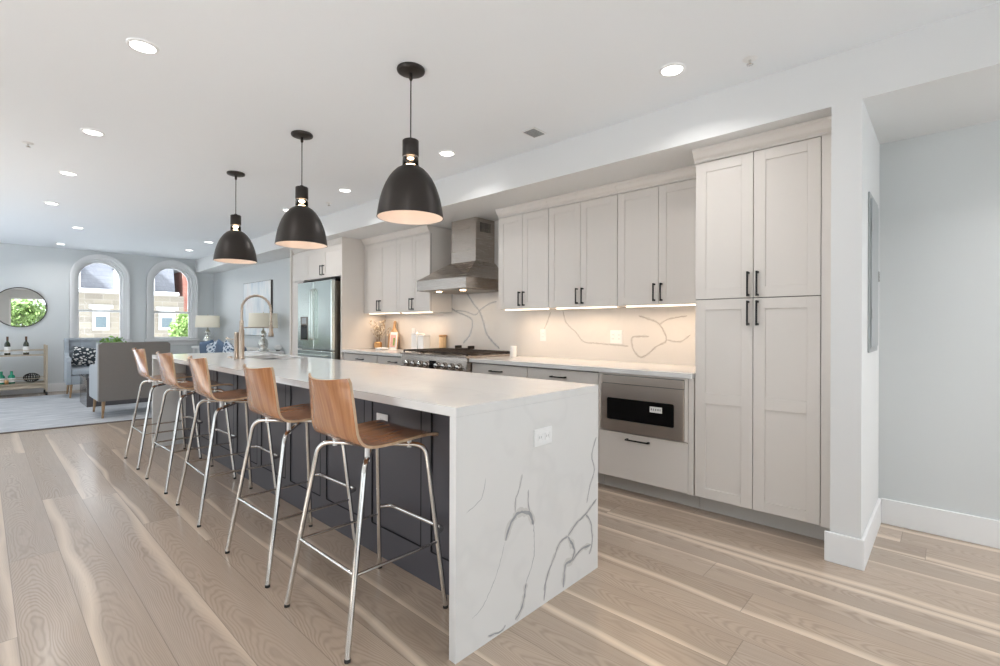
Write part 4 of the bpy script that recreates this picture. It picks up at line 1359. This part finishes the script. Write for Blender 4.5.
# bar cart
cy0, cy1, cx0, cx1 = 11.38, 11.78, -.42, .775
loc = (.18, 11.58, 0)
t = thing('bar_cart', 'champagne metal bar cart below the round mirror', 'bar cart', loc)
for x in (cx0, cx1):
    for y in (cy0, cy1):
        in_local(MB().box((x - .013, y - .013, .075), (x + .013, y + .013, .86), MT['gold'], .002, 1), loc).build('post', t)
        w_ = MB().tube([(x - .012, y, .030), (x + .012, y, .030)], .030, MT['rubber'], 18)
        w_.cyl((x, y, .050), (x, y, .0745), .008, MT['gold'], 8)
        in_local(w_, loc).build('wheel', t)
for z, nm in ((.68, 'top_shelf'), (.20, 'bottom_shelf')):
    in_local(MB().box((cx0 + .014, cy0 + .002, z), (cx1 - .014, cy1 - .002, z + .018), MT['gold'], .002, 1), loc).build(nm, t)
    g = MB()
    for y in (cy0, cy1):
        g.tube([(cx0 + .013, y, z + .095), (cx1 - .013, y, z + .095)], .006, MT['gold'], 8)
    for x in (cx0, cx1):
        g.tube([(x, cy0 + .013, z + .095), (x, cy1 - .013, z + .095)], .006, MT['gold'], 8)
    in_local(g, loc).build('guard_rail', t)
in_local(MB().box((cx0 + .014, cy0 - .004, .13), (cx1 - .014, cy0 + .006, .175), MT['gold'], .002, 1).box((cx0 + .014, cy1 - .006, .13), (cx1 - .014, cy1 + .004, .175), MT['gold'], .002, 1), loc).build('lower_rail', t)
def bottle(label, x, y, z, m, h=.30, r=.038, foil='foil', group=None):
    t = thing('bottle', label, 'bottle', (x, y, z), 0, group)
    MB().lathe([(.0001, 0), (r, 0), (r, h * .55), (r * .85, h * .64), (r * .38, h * .74), (r * .36, h * .98), (.0001, h * .98)], m, 20).build('glass_body', t)
    MB().lathe([(r + .0008, h * .12), (r + .0008, h * .45)], MT['label'], 20).build('paper_label', t)
    MB().lathe([(r * .40, h * .80), (r * .40, h), (.0001, h)], MT[foil], 16).build('cap', t)
bottle('dark wine bottle on the left of the cart top shelf', .305, 11.56, .699, MT['bottle'], .31)
bottle('dark wine bottle on the right of the cart top shelf', .53, 11.56, .699, MT['bottle'], .31)
bottle('green glass bottle at the left edge on the cart bottom shelf', .235, 11.56, .2185, MT['green'], .21, .045, 'green')
bottle('green glass bottle beside the round rack on the cart bottom shelf', .355, 11.56, .2185, MT['green'], .21, .045, 'green')
t = thing('amber_tumbler', 'small amber tumbler between the two green bottles', 'tumbler', (.295, 11.50, .2185))
MB().lathe([(.0001, 0), (.022, 0), (.027, .075), (.024, .075), (.020, .006), (.0001, .006)], MT['goldpot'], 20).build('cup', t)
t = thing('bottle_rack', 'round dark wire rack on the cart bottom shelf', 'bottle rack', (.60, 11.58, .2185))
g = MB()
for k in range(9):
    a = PI * k / 9
    g.tube([(.105 * math.cos(a) * math.cos(q), .08 * math.sin(a) * math.cos(q), .082 + .076 * math.sin(q)) for q in [2 * PI * j / 28 for j in range(28)]], .0042, MT['black'], 6, closed=True)
for z, s_ in ((.045, .86), (.082, 1.0), (.12, .84)):
    g.tube([(.105 * s_ * math.cos(q), .08 * s_ * math.sin(q), z) for q in [2 * PI * j / 28 for j in range(28)]], .0042, MT['black'], 6, closed=True)
g.build('wire_frame', t)

# ---------------------------------------------------------------- street outside
struct('trim_street', MB().box((-12, 12.2, -1.2), (26, 45, -1.0), MT['pavement']), 'pale street outside the arched windows')
loc = (3.8, 24.0, -1.0)
t = thing('stone_house', 'tan stone house with slate mansard roof across the street', 'building', loc)
in_local(MB().box((-2, 24.0, -1.0), (5.92, 31, 2.45), MT['stone']), loc).build('wall', t)
in_local(MB().prism([(24.0, 2.62), (24.55, 4.6), (31, 4.8), (31, 2.62)], -2, 5.6, MT['slate'], 'X'), loc).build('roof', t)
in_local(MB().box((-2.0, 23.72, 2.45), (5.70, 24.3, 2.60), MT['farpaint'], .03), loc).build('cornice', t)
for x0, x1, z0, z1 in ((2.90, 3.42, 1.02, 1.86), (5.02, 5.60, 1.02, 1.84), (.5, 1.1, 1.02, 1.86)):
    w = in_local(MB().box((x0, 23.93, z0), (x1, 23.999, z1), MT['farpaint'], .01), loc).build('window', t)
    in_local(MB().box((x0 + .10, 23.90, z0 + .10), (x1 - .10, 23.929, z1 - .32), MT['farglass']), loc).build('pane', w)
    in_local(MB().box((x0 - .10, 23.90, z1), (x1 + .10, 23.999, z1 + .14), MT['farpaint'], .01), loc).build('lintel', w)
for x0, x1 in ((3.58, 4.0), (4.55, 4.86), (1.9, 2.55)):
    d = in_local(MB().box((x0, 23.85, 2.63), (x1, 24.6, 3.45), MT['farpaint'], .01), loc).build('dormer', t)
    in_local(MB().prism([(x0 - .08, 3.45), (x1 + .08, 3.45), ((x0 + x1) / 2, 3.85)], 23.8, 24.6, MT['slate'], 'Y'), loc).build('dormer_roof', d)
loc = (7.5, 24.2, -1.0)
t = thing('brick_house', 'red brick house at the right edge of the second arched window', 'building', loc)
in_local(MB().box((5.93, 24.2, -1.0), (10, 31, 3.55), MT['redbrick']), loc).build('wall', t)
in_local(MB().box((5.85, 24.0, 3.56), (10, 31, 3.9), MT['farpaint'], .03), loc).build('cornice', t)
in_local(MB().box((6.3, 24.1, .9), (6.9, 24.19, 2.4), MT['farpaint'], .01), loc).build('window', t)
t = thing('street_tree', 'bright green street tree outside the second arched window', 'tree', (4.55, 18.2, -1.0))
MB().tube([(0, 0, 0), (.05, 0, 1.2), (0, .05, 2.3)], .08, MT['bark'], 10, rs=[.10, .07, .05]).build('trunk', t)
leafball(MT['leafout'], 5200, (.05, 0, 2.05), .52, .6, .62, .055, 9, .1).build('foliage', t)
t = thing('garden_tree', 'green garden tree seen only in the round mirror', 'tree', (1.35, -8.0, -1.0))
MB().tube([(0, 0, 0), (.05, 0, 1.4), (0, .05, 2.3)], .08, MT['bark'], 10, rs=[.12, .09, .06]).build('trunk', t)
leafball(MT['leafout'], 3500, (0, 0, 2.75), .95, .8, .75, .10, 5, .1).build('foliage', t)
struct('trim_garden', MB().box((-12, -20, -1.2), (14, YB - .3, -1.0), MT['pavement']))
